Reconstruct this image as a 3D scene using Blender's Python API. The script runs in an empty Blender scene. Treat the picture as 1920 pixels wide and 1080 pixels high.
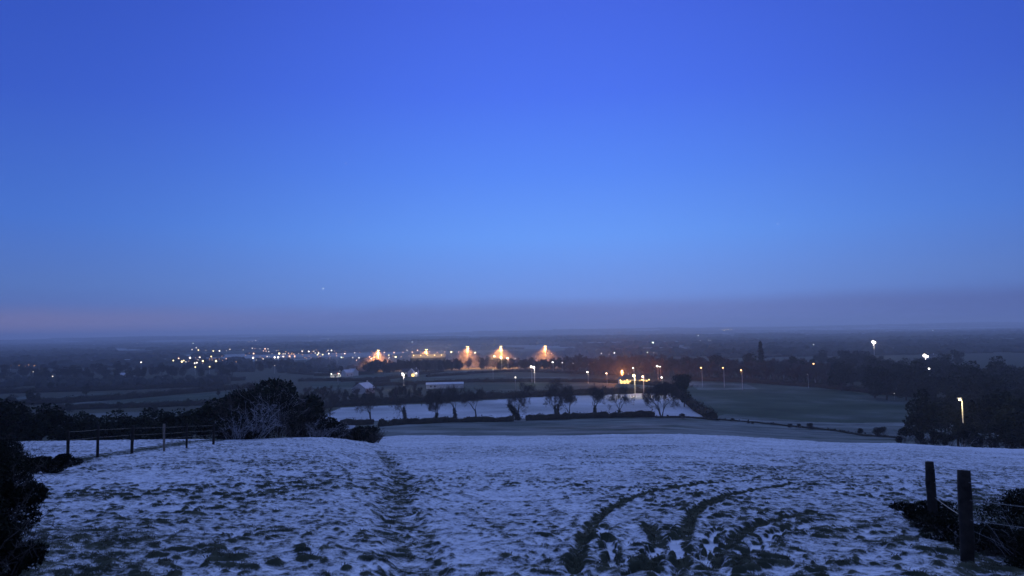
import bpy, bmesh, math, random
import numpy as np
from mathutils import Vector, Matrix, noise as mnoise
sc = bpy.context.scene
COL = sc.collection
rad = math.radians
def S(r, g, b):
    f = lambda c: (c/255/12.92) if c/255 <= .04045 else ((c/255+.055)/1.055)**2.4
    return (f(r), f(g), f(b), 1.0)

# ------------------------------------------------------------------ camera, exposure, sky, sun
FPX = 1387.0; PITCH = rad(3.38); ROLL = 0.0157
cam = bpy.data.cameras.new('camera'); cam_o = bpy.data.objects.new('camera', cam); COL.objects.link(cam_o)
cam.sensor_width = 36; cam.lens = 36*FPX/1920; cam.clip_start = .1; cam.clip_end = 80000
RM = Matrix.Rotation(math.pi/2+PITCH, 3, 'X') @ Matrix.Rotation(-ROLL, 3, 'Z')
cam_o.matrix_world = RM.to_4x4()
cam.dof.use_dof = True; cam.dof.focus_distance = 150; cam.dof.aperture_fstop = 2.2
sc.camera = cam_o
sc.view_settings.view_transform = 'Standard'; sc.view_settings.look = 'None'
sc.view_settings.exposure = 0.0; sc.view_settings.gamma = 1.0
sc.cycles.use_denoising = True
sc.cycles.max_bounces = 4; sc.cycles.diffuse_bounces = 2; sc.cycles.volume_bounces = 0
sc.cycles.glossy_bounces = 1; sc.cycles.transmission_bounces = 1
sc.cycles.use_adaptive_sampling = True; sc.cycles.adaptive_threshold = .01
sc.cycles.sample_clamp_indirect = 2.0

class NT:
    def __init__(s, tree): s.t = tree; s.n = tree.nodes; s.l = tree.links
    def node(s, k, **kw):
        n = s.n.new(k)
        for a, b in kw.items(): setattr(n, a, b)
        return n
    def put(s, sock, v):
        if isinstance(v, bpy.types.NodeSocket): s.l.new(v, sock)
        else: sock.default_value = v
    def math(s, op, a, b=None, c=None, clamp=False):
        n = s.node('ShaderNodeMath', operation=op, use_clamp=clamp); s.put(n.inputs[0], a)
        if b is not None: s.put(n.inputs[1], b)
        if c is not None: s.put(n.inputs[2], c)
        return n.outputs[0]
    def mix(s, f, a, b, mode='MIX'):
        n = s.node('ShaderNodeMix', data_type='RGBA', blend_type=mode)
        s.put(n.inputs[0], f); s.put(n.inputs[6], a); s.put(n.inputs[7], b); return n.outputs[2]
    def ramp(s, f, pts, interp='LINEAR'):
        n = s.node('ShaderNodeValToRGB'); e = n.color_ramp.elements; n.color_ramp.interpolation = interp
        while len(e) < len(pts): e.new(.5)
        for i, (p, c) in enumerate(pts): e[i].position = p; e[i].color = c
        s.put(n.inputs[0], f); return n.outputs[0]
    def noise(s, vec, scale, detail=3, rough=.5):
        n = s.node('ShaderNodeTexNoise'); s.l.new(vec, n.inputs['Vector'])
        n.inputs['Scale'].default_value = scale; n.inputs['Detail'].default_value = detail
        n.inputs['Roughness'].default_value = rough; return n.outputs[0]

W = bpy.data.worlds.new('World'); sc.world = W; W.use_nodes = True
w = NT(W.node_tree); w.n.clear()
tc = w.node('ShaderNodeTexCoord'); sx = w.node('ShaderNodeSeparateXYZ'); w.l.new(tc.outputs['Generated'], sx.inputs[0])
el = w.math('MULTIPLY', w.math('ARCSINE', sx.outputs[2]), 2/math.pi)            # 0 horizon .. 1 zenith
az = w.math('ARCTAN2', sx.outputs[0], sx.outputs[1])
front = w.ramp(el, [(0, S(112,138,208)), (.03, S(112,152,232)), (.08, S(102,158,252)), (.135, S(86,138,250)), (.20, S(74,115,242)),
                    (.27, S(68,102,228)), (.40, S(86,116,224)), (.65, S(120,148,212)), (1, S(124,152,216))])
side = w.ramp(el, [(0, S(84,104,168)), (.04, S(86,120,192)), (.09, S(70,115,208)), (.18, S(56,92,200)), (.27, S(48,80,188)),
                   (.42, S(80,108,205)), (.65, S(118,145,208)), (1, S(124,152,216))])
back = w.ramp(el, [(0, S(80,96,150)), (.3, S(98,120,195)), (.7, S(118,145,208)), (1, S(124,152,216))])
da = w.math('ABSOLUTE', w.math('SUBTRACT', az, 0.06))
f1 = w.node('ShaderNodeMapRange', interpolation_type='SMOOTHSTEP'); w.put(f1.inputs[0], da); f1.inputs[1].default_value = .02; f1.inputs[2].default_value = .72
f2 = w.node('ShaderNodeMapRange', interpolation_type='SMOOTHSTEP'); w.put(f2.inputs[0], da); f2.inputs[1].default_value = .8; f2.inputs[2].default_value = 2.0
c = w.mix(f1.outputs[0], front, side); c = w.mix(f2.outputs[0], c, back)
# thin bank of dusk cloud lying along the horizon, its top edge uneven and sinking to the left
wn = w.noise(tc.outputs['Generated'], 5.0, 4, .55)
top = w.math('ADD', w.math('MULTIPLY', az, .005), w.math('ADD', .0235, w.math('MULTIPLY', w.math('SUBTRACT', wn, .5), .012)))
bm_ = w.node('ShaderNodeMapRange', interpolation_type='SMOOTHSTEP'); w.put(bm_.inputs[0], w.math('SUBTRACT', el, top)); bm_.inputs[1].default_value = .0065; bm_.inputs[2].default_value = -.0085
warm = w.node('ShaderNodeMapRange', interpolation_type='SMOOTHSTEP'); w.put(warm.inputs[0], az); warm.inputs[1].default_value = -.2; warm.inputs[2].default_value = -.62
bcol = w.mix(warm.outputs[0], S(102,122,188), S(114,118,166))
fr = w.node('ShaderNodeMapRange', interpolation_type='SMOOTHSTEP'); w.put(fr.inputs[0], az); fr.inputs[1].default_value = .2; fr.inputs[2].default_value = .62
bcol = w.mix(fr.outputs[0], bcol, S(82,100,164))
c = w.mix(w.math('MULTIPLY', bm_.outputs[0], .85), c, bcol)
# town glow low on the left horizon
ga = w.math('POWER', w.math('DIVIDE', w.math('ADD', az, .62), .30), 2.0)
ge = w.math('POWER', w.math('DIVIDE', w.math('SUBTRACT', el, .001), .017), 2.0)
gl = w.math('POWER', 2.718, w.math('MULTIPLY', w.math('ADD', ga, ge), -1.0))
c = w.mix(w.math('MULTIPLY', gl, .8), c, (.13, .06, .03, 1), 'ADD')
sky = w.node('ShaderNodeTexSky', sky_type='NISHITA'); sky.sun_disc = False
SUN_EL, SUN_AZ = rad(2.0), rad(8.0)                                            # afterglow ahead of the camera (+Y)
sky.sun_elevation = SUN_EL; sky.sun_rotation = SUN_AZ; sky.ozone_density = 4
skyc = w.mix(1.0, sky.outputs[0], (.0006, .0006, .0006, 1), 'MULTIPLY')
c = w.mix(1.0, c, skyc, 'ADD')
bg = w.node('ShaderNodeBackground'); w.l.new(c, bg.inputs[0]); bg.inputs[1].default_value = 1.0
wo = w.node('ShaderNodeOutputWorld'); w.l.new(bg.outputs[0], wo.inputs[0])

sun = bpy.data.lights.new('sun', 'SUN'); sun.energy = .55; sun.angle = rad(28); sun.color = (.58, .72, 1.0)
sun_o = bpy.data.objects.new('sun', sun); COL.objects.link(sun_o)
sd = Vector((math.sin(SUN_AZ)*math.cos(rad(24)), math.cos(SUN_AZ)*math.cos(rad(24)), math.sin(rad(24))))
sun_o.rotation_euler = (-sd).to_track_quat('-Z', 'Y').to_euler()

# ------------------------------------------------------------------ numpy noise
def _h(ix, iy, seed):
    n = (ix.astype(np.int64)*374761393 + iy.astype(np.int64)*668265263 + seed*1442695041) & 0xffffffff
    n = ((n ^ (n >> 13))*1274126177) & 0xffffffff
    return ((n ^ (n >> 16)) & 0xffffff)/float(0xffffff)
def vn(x, y, seed=0):
    ix = np.floor(x); iy = np.floor(y); fx = x-ix; fy = y-iy
    fx = fx*fx*(3-2*fx); fy = fy*fy*(3-2*fy)
    a = _h(ix, iy, seed); b = _h(ix+1, iy, seed); c_ = _h(ix, iy+1, seed); d = _h(ix+1, iy+1, seed)
    return (a*(1-fx)+b*fx)*(1-fy)+(c_*(1-fx)+d*fx)*fy
def fbm(x, y, seed=0, o=3, g=.5):
    s = 0; a = 1; t = 0
    for i in range(o):
        s = s+a*vn(x*(2**i)+i*17.3, y*(2**i)-i*9.1, seed+i); t += a; a *= g
    return s/t
def sstep(a, b, x):
    t = np.clip((x-a)/(b-a), 0, 1); return t*t*(3-2*t)

# ------------------------------------------------------------------ terrain heights (eye level is z = 0)
KY = [0,10,20,30,40,50,60,75,90,110,130,150,180,220,255,300,360,400,500,620,750,1000,1500,2500,4000,6000,8000,9500,14000]
FAR = [-36.5,-37.1,-37.6,-38,-38.5,-38.5,-35,-24,-6,4,4]
ZT = [
 (-60, [-1.65,-2.7,-3.7,-4.6,-5.5,-6.5,-8.0,-10.6,-13.2,-16,-19,-21.6,-25,-28.2,-30.6,-33,-34.8]+[-35.5]+FAR),
 (-28, [-1.65,-2.75,-3.8,-4.8,-5.85,-6.9,-8.35,-10.9,-13.4,-16.2,-19,-21.6,-25,-28.2,-30.6,-33,-34.8]+[-35.5]+FAR),
 (-15, [-1.65,-2.85,-3.95,-5.1,-6.15,-7.2,-8.3,-10.7,-13.2,-16.2,-19,-21.5,-24.8,-28,-30.5,-33,-34.6]+[-35.4]+FAR),
 (-8, [-1.65,-2.93,-4.2,-5.45,-6.75,-8.0,-9.25,-11.1,-12.8,-15.1,-18.0,-20.9,-24.5,-27.8,-30.2,-32.8,-34.4]+[-35.2]+FAR),
 (10, [-1.65,-2.93,-4.2,-5.45,-6.75,-8.0,-9.3,-11.2,-13.0,-15.35,-18.2,-21.1,-24.7,-28,-30.4,-32.8,-34.4]+[-35.2]+FAR),
 (26.5, [-1.65,-3.0,-4.4,-5.8,-7.2,-8.6,-9.95,-12.1,-14.2,-17.2,-20.6,-24,-28,-32,-34,-35.2,-35.8]+[-36]+FAR),
 (35, [-1.65,-3.15,-4.7,-6.2,-7.7,-9.2,-10.7,-12.9,-15.1,-18.3,-22,-26,-30,-33,-35,-35.8,-36.2]+[-36.4]+FAR),
 (70, [-1.65,-3.2,-4.8,-6.4,-8,-9.5,-11,-13.4,-15.8,-19.3,-23,-27,-31,-33.5,-35.3,-36,-36.4]+[-36.5]+FAR)]
NS = 1600; s0, s1 = math.log(8), math.log(14010)
sg = np.linspace(s0, s1, NS); yg = np.exp(sg)-8
ker = np.hanning(41); ker /= ker.sum()
TAB = []
for a_, zz in ZT:
    v = np.interp(yg, KY, zz); vp = np.concatenate([np.linspace(v[0], v[0], 20), v, np.full(20, v[-1])]); TAB.append(np.convolve(vp, ker, 'valid'))
TAB = np.array(TAB); TAZ = np.array([a_ for a_, _ in ZT], float)
def base_z(X, Y):
    X = np.asarray(X, float); Y = np.asarray(Y, float)
    r = np.hypot(X, Y); az_ = np.degrees(np.arctan2(X, Y)); azc = np.clip(az_, -60, 69.99)
    ye = r*np.cos(np.radians(np.clip(az_, -42, 42)))
    backf = np.clip((np.abs(az_)-90)/90, 0, 1)
    s = (np.log(ye+8)-s0)/(s1-s0)*(NS-1); i = np.clip(s.astype(int), 0, NS-2); f = np.clip(s-i, 0, 1)
    k = np.clip(np.searchsorted(TAZ, azc, 'right')-1, 0, len(TAZ)-2); t = (azc-TAZ[k])/(TAZ[k+1]-TAZ[k]); t = t*t*(3-2*t)
    z = (TAB[k, i]*(1-f)+TAB[k, i+1]*f)*(1-t)+(TAB[k+1, i]*(1-f)+TAB[k+1, i+1]*f)*t
    z = z*(1-backf)+backf*(-1.65+np.minimum(r, 200)*.08)
    far = sstep(900, 4000, r)
    z = z+far*((fbm(X/1500, Y/1500, 5, 4)-.5)*26) + sstep(250, 700, r)*(fbm(X/220, Y/220, 9, 3)-.5)*2.4
    z = z+sstep(4500, 9000, r)*(fbm(X/1900+3, Y/1900, 15, 4)-.45)*70
    z = z+sstep(20, 90, r)*(1-sstep(200, 500, r))*(fbm(X/28, Y/28, 11, 3)-.5)*.7
    return z
RMn = np.array(RM)
def raydir(x, y):
    v = np.array([(x-960)/FPX, (540-y)/FPX, -1.0]); d = RMn@v; return d/d[1]
YS = np.exp(np.linspace(math.log(4), math.log(11500), 5000))
def G(x, y, h=0.0, ymin=4.0, fallback=7500.0):
    """ground point (X, Y, Z) whose spot h metres above the ground is met by the sight line through (x, y)"""
    d = raydir(x, y); zs = base_z(d[0]*YS, YS)+h; hit = np.where((d[2]*YS <= zs) & (YS > (max(ymin, 330) if h else ymin)))[0]
    Y = YS[hit[0]] if len(hit) else fallback
    return Vector((d[0]*Y, Y, float(base_z(d[0]*Y, Y))))
def A(x, Y, yref=700):
    """ground point at column x and distance Y"""
    d = raydir(x, yref); return Vector((d[0]*Y, Y, float(base_z(d[0]*Y, Y))))
def px_size(Y): return Y/FPX

# ------------------------------------------------------------------ materials
def mat(name, build):
    m = bpy.data.materials.new(name); m.use_nodes = True; t = NT(m.node_tree); t.n.clear()
    o = t.node('ShaderNodeOutputMaterial'); sh = build(t); t.l.new(sh, o.inputs[0]); return m
def principled(t, colour, rough=.8, bump=None, spec=.3, metal=0.0):
    p = t.node('ShaderNodeBsdfPrincipled'); t.put(p.inputs['Base Color'], colour); t.put(p.inputs['Roughness'], rough)
    p.inputs['Specular IOR Level'].default_value = spec; p.inputs['Metallic'].default_value = metal
    if bump is not None:
        b = t.node('ShaderNodeBump'); b.inputs['Strength'].default_value = bump[1]; b.inputs['Distance'].default_value = bump[2]
        t.put(b.inputs['Height'], bump[0]); t.l.new(b.outputs[0], p.inputs['Normal'])
    return p.outputs[0]
def simple(name, a, b, scale, rough=.85, bump=.0, dist=.02, spec=.2, metal=0.0):
    def f(t):
        tcn = t.node('ShaderNodeTexCoord'); n = t.noise(tcn.outputs['Object'], scale, 4, .6)
        col = t.ramp(n, [(.3, (*a, 1)), (.7, (*b, 1))])
        return principled(t, col, rough, (n, bump, dist) if bump else None, spec, metal)
    return mat(name, f)
def ground_shader(t):
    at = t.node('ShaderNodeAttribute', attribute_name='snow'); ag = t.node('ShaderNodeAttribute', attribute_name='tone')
    g = t.node('ShaderNodeNewGeometry'); P_ = g.outputs['Position']
    n1 = t.noise(P_, 14, 4, .65); n2 = t.noise(P_, 2.3, 4, .6); n3 = t.noise(P_, .05, 4, .6)
    n4 = t.noise(P_, 42, 2, .6); fine = t.math('ADD', t.math('MULTIPLY', t.math('SUBTRACT', n1, .5), 1.5), t.math('MULTIPLY', t.math('SUBTRACT', n4, .5), 1.3))
    mid = t.math('MULTIPLY', t.math('SUBTRACT', n3, .5), .22)
    fine = t.math('MULTIPLY', fine, t.math('SUBTRACT', 1.0, t.math('MULTIPLY', ag.outputs['Fac'], .8)))
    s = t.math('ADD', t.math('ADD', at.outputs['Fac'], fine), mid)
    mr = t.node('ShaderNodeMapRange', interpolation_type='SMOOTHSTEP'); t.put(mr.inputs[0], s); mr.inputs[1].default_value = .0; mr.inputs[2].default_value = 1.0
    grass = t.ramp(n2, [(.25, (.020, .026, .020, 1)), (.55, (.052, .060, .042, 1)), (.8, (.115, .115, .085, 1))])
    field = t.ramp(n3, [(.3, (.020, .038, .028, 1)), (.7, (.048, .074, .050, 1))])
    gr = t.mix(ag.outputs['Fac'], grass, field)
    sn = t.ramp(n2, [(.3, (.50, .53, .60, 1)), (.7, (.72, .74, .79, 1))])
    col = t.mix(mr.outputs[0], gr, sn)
    h = t.math('ADD', t.math('MULTIPLY', n1, .35), t.math('MULTIPLY', n2, .65))
    return principled(t, col, .95, (h, .55, .06), .02)
M = {}
M['ground'] = mat('snowy_grass', ground_shader)
M['bark'] = simple('dark_bark', (.022, .020, .018), (.055, .048, .042), 3, .9, .5, .05)
M['twig'] = simple('bare_twigs', (.045, .040, .036), (.095, .082, .074), 2, .9)
M['brown_twig'] = simple('reddish_bare_twigs', (.045, .030, .024), (.095, .062, .050), .6, .9, spec=.03)
M['frost_twig'] = simple('frosted_twigs', (.16, .16, .17), (.46, .46, .49), 3, .9)
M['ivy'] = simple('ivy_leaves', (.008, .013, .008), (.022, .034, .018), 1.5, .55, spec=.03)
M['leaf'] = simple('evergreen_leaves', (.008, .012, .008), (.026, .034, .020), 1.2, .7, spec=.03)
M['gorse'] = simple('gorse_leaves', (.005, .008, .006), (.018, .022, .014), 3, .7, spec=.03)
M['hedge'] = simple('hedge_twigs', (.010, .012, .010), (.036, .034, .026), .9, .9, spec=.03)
M['woods'] = simple('far_woodland', (.020, .026, .026), (.060, .068, .060), .01, .95, spec=.03)
M['blade'] = simple('grass_blades', (.030, .034, .020), (.105, .105, .070), 6, .8)
M['post'] = simple('weathered_timber', (.010, .009, .008), (.034, .030, .026), 9, .9, .6, .01)
M['post_pale'] = simple('pale_timber', (.10, .085, .07), (.22, .19, .16), 9, .9, .6, .01)
M['wire'] = simple('galvanised_wire', (.12, .12, .12), (.3, .3, .3), 20, .45, metal=.3, spec=.4)
M['pole'] = simple('painted_steel_pole', (.32, .31, .30), (.46, .45, .44), 3, .5, spec=.4)
M['render'] = simple('white_render', (.46, .46, .45), (.62, .62, .60), 1.2, .85, .2)
M['slate'] = simple('dark_slate', (.030, .032, .038), (.065, .068, .075), 3, .6, .3)
M['roofsnow'] = simple('snow_covered_roof', (.38, .41, .46), (.55, .58, .63), 1.2, .8, .3)
M['concrete'] = simple('pale_concrete', (.34, .33, .31), (.50, .48, .45), .8, .85, .2)
M['window'] = simple('dark_window', (.02, .025, .035), (.04, .045, .06), 2, .2)
def glow_shader(t):
    oi = t.node('ShaderNodeObjectInfo'); a = t.node('ShaderNodeAttribute', attribute_type='OBJECT', attribute_name='lamp_power')
    e = t.node('ShaderNodeEmission'); t.l.new(oi.outputs['Color'], e.inputs[0]); t.l.new(a.outputs['Fac'], e.inputs[1]); return e.outputs[0]
M['glow'] = mat('lamp_light', glow_shader); M['glow'].cycles.emission_sampling = 'NONE'
def emis(name, colour, st):
    def f(t):
        e = t.node('ShaderNodeEmission'); e.inputs[0].default_value = (*colour, 1); e.inputs[1].default_value = st; return e.outputs[0]
    m = mat(name, f); m.cycles.emission_sampling = 'NONE'; return m
M['win_lit'] = emis('warm_lit_window', (1, .66, .18), 3.2)

# ------------------------------------------------------------------ object helpers
def tag(o, label, cat, group=None, kind=None):
    if label: o['label'] = label
    if cat: o['category'] = cat
    if group: o['group'] = group
    if kind: o['kind'] = kind
    return o
def empty(name, loc, label, cat, group=None, rz=0):
    o = bpy.data.objects.new(name, None); COL.objects.link(o); o.location = loc; o.rotation_euler.z = rz
    o.empty_display_size = .3; return tag(o, label, cat, group)
class MB:
    def __init__(s): s.v = []; s.f = []; s.m = []
    def tube(s, pts, rs, n=6, cap=True, mi=0):
        b0 = len(s.v); k = len(pts); ref = Vector((.31, .17, .93))
        for i in range(k):
            d = (pts[min(i+1, k-1)]-pts[max(i-1, 0)]); d = d.normalized() if d.length > 1e-9 else Vector((0, 0, 1))
            a = d.cross(ref)
            if a.length < 1e-3: a = d.cross(Vector((1, 0, 0)))
            a.normalize(); b = d.cross(a)
            for j in range(n):
                t = 2*math.pi*j/n; s.v.append(pts[i]+(a*math.cos(t)+b*math.sin(t))*rs[i])
        for i in range(k-1):
            for j in range(n):
                q = b0+i*n; s.f.append((q+j, q+(j+1) % n, q+n+(j+1) % n, q+n+j)); s.m.append(mi)
        if cap and n > 2:
            s.f.append(tuple(b0+j for j in range(n))[::-1]); s.m.append(mi)
            s.f.append(tuple(b0+(k-1)*n+j for j in range(n))); s.m.append(mi)
    def box(s, x0, x1, y0, y1, z0, z1, mi=0):
        b = len(s.v); s.v += [Vector(p) for p in ((x0,y0,z0),(x1,y0,z0),(x1,y1,z0),(x0,y1,z0),(x0,y0,z1),(x1,y0,z1),(x1,y1,z1),(x0,y1,z1))]
        for q in ((3,2,1,0),(4,5,6,7),(0,1,5,4),(1,2,6,5),(2,3,7,6),(3,0,4,7)): s.f.append(tuple(b+i for i in q)); s.m.append(mi)
    def prism(s, prof, x0, x1, mi=0):
        """profile in (y, z), extruded along x"""
        b = len(s.v); k = len(prof); s.v += [Vector((x0, y, z)) for y, z in prof]+[Vector((x1, y, z)) for y, z in prof]
        for j in range(k): s.f.append((b+j, b+(j+1) % k, b+k+(j+1) % k, b+k+j)); s.m.append(mi)
        s.f.append(tuple(b+j for j in range(k))[::-1]); s.f.append(tuple(b+k+j for j in range(k))); s.m += [mi, mi]
    def leaf(s, p, size, rnd, mi=0, up=.3):
        d = Vector((rnd.gauss(0, 1), rnd.gauss(0, 1), rnd.gauss(0, 1)+up)).normalized(); a = d.cross(Vector((rnd.gauss(0, 1), rnd.gauss(0, 1), rnd.gauss(0, 1))))
        if a.length < 1e-3: return
        a.normalize(); b0 = len(s.v); l = size*rnd.uniform(.6, 1.4); wd = l*rnd.uniform(.25, .5)
        s.v += [p-a*wd*.2, p+d*l*.5+a*wd, p+d*l, p+d*l*.5-a*wd]; s.f.append((b0, b0+1, b0+2, b0+3)); s.m.append(mi)
    def ico(s, c_, r, sub=1, mi=0, sq=(1, 1, 1)):
        bm = bmesh.new(); bmesh.ops.create_icosphere(bm, subdivisions=sub, radius=1); b = len(s.v)
        for v in bm.verts: s.v.append(Vector((c_[0]+v.co.x*r*sq[0], c_[1]+v.co.y*r*sq[1], c_[2]+v.co.z*r*sq[2])))
        for f in bm.faces: s.f.append(tuple(b+v.index for v in f.verts)); s.m.append(mi)
        bm.free()
    def mesh(s, name, mats, smooth=False):
        me = bpy.data.meshes.new(name); me.from_pydata([tuple(v) for v in s.v], [], s.f)
        for m_ in (mats if isinstance(mats, (list, tuple)) else [mats]): me.materials.append(m_)
        if len(me.polygons): me.polygons.foreach_set('material_index', s.m)
        if smooth: me.polygons.foreach_set('use_smooth', [True]*len(me.polygons))
        me.update(); return me
    def build(s, name, mats, parent=None, smooth=False, loc=None):
        o = bpy.data.objects.new(name, s.mesh(name, mats, smooth)); COL.objects.link(o)
        if parent: o.parent = parent
        if loc is not None: o.location = loc
        return o
def copy_tree(o, parent=None):
    c_ = o.copy(); COL.objects.link(c_); c_.parent = parent
    for ch in list(o.children): copy_tree(ch, c_)
    return c_
PARK = []
def remove_tree(o):
    for ch in list(o.children): remove_tree(ch)
    bpy.data.objects.remove(o)

# ------------------------------------------------------------------ ground: one sheet out to the horizon
def poly_world(pts): return np.array([tuple(G(x, y))[:2] for x, y in pts])
def inpoly(X, Y, P):
    ins = np.zeros(X.shape, bool); n = len(P)
    for i in range(n):
        x0, y0 = P[i]; x1, y1 = P[(i+1) % n]
        if y0 == y1: continue
        cnd = ((y0 > Y) != (y1 > Y)) & (X < (x1-x0)*(Y-y0)/(y1-y0)+x0); ins ^= cnd
    return ins
def polydist(X, Y, P):
    """distance to a polyline; also the parameter along it"""
    best = np.full(X.shape, 1e9)
    for i in range(len(P)-1):
        a = P[i]; b = P[i+1]; d = b-a; L = float(d@d)+1e-9
        t = np.clip(((X-a[0])*d[0]+(Y-a[1])*d[1])/L, 0, 1)
        best = np.minimum(best, np.hypot(X-a[0]-t*d[0], Y-a[1]-t*d[1]))
    return best
def curve_world(pts, n=14):
    P = [np.array(tuple(G(x, y))[:2]) for x, y in pts]; out = []
    P = [2*P[0]-P[1]]+P+[2*P[-1]-P[-2]]
    for i in range(1, len(P)-2):
        for k in range(n):
            t = k/n; a, b, c_, d = P[i-1:i+3]
            out.append(.5*((2*b)+(-a+c_)*t+(2*a-5*b+4*c_-d)*t*t+(-a+3*b-3*c_+d)*t**3))
    out.append(P[-2]); return out
RUTS = [[(1400,901),(1290,909),(1200,928),(1140,955),(1100,1000),(1075,1075)],
        [(1560,902),(1460,911),(1370,928),(1310,955),(1285,1000),(1275,1075)],
        [(1520,958),(1420,985),(1370,1015),(1330,1072)],
        [(1215,985),(1235,1020),(1215,1075)]]
SMOOTH = [[(1255,985),(1265,1010),(1285,1050)],[(1480,985),(1420,1020),(1385,1075)],[(1130,985),(1142,1020),(1150,1070)],[(1235,1025),(1200,1060),(1190,1078)],[(1345,985),(1330,1030),(1320,1050)]]
FOOT = [[(712,845),(742,880),(755,910),(742,945),(758,985),(775,1030),(790,1078)]]
rutW = [curve_world(r) for r in RUTS]; smW = [curve_world(r) for r in SMOOTH]; ftW = [curve_world(r) for r in FOOT]
FIELDS = [   # outline in picture columns and rows, snow cover, pasture tone; turned into ground coordinates below
 ([(520,800),(640,764),(800,757),(1000,745),(1262,736),(1328,783),(1290,790),(1000,796),(700,806)], 0.56, 1),
 ([(1285,714),(1400,718),(1560,729),(1720,745),(1760,826),(1690,822),(1480,800),(1328,784),(1275,745)], 0.05, 1),
 ([(1330,786),(1480,800),(1700,822),(1700,806),(1500,789),(1360,776)], 0.24, 1),
 ([(1285,716),(1400,720),(1420,729),(1310,732)], 0.2, 1),
 ([(800,738),(850,722),(1000,720),(1200,718),(1250,727),(1240,734),(900,741)], 0.1, 1),
 ([(960,707),(1180,706),(1190,715),(960,713)], 0.14, 1),
 ([(690,719),(800,702),(930,697),(950,706),(930,717),(760,721)], 0.06, 1),
 ([(715,702),(760,693),(830,687),(1000,690),(1080,698),(920,697),(780,700)], 0.16, 1),
 ([(540,697),(600,691),(655,691),(665,698),(600,703)], 0.2, 1),
 ([(585,707),(700,703),(740,703),(690,713),(600,713)], 0.08, 1),
 ([(580,718),(700,710),(760,712),(740,724),(590,734)], 0.06, 1),
 ([(80,765),(110,757),(330,741),(520,728),(480,746),(330,759)], 0.1, 1),
 ([(0,747),(60,741),(78,746),(0,756)], 0.06, 1),
 ([(60,788),(110,776),(300,771),(420,772),(400,798),(60,800)], 0.22, 1),
 ([(110,742),(210,736),(240,737),(120,746)], 0.04, 1),
 ([(0,723),(50,716),(60,719),(0,730)], 0.08, 1),
 ([(240,713),(330,709),(360,713),(240,718)], 0.06, 1),
 ([(110,727),(230,723),(230,727),(110,731)], 0.04, 1)]
fieldW = [(poly_world(p), s_, t_) for p, s_, t_ in FIELDS]
FENCE_L = [G(60,880), G(130,866), G(183,856), G(247,846), G(308,837), G(350,829), G(432,824)]
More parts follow.
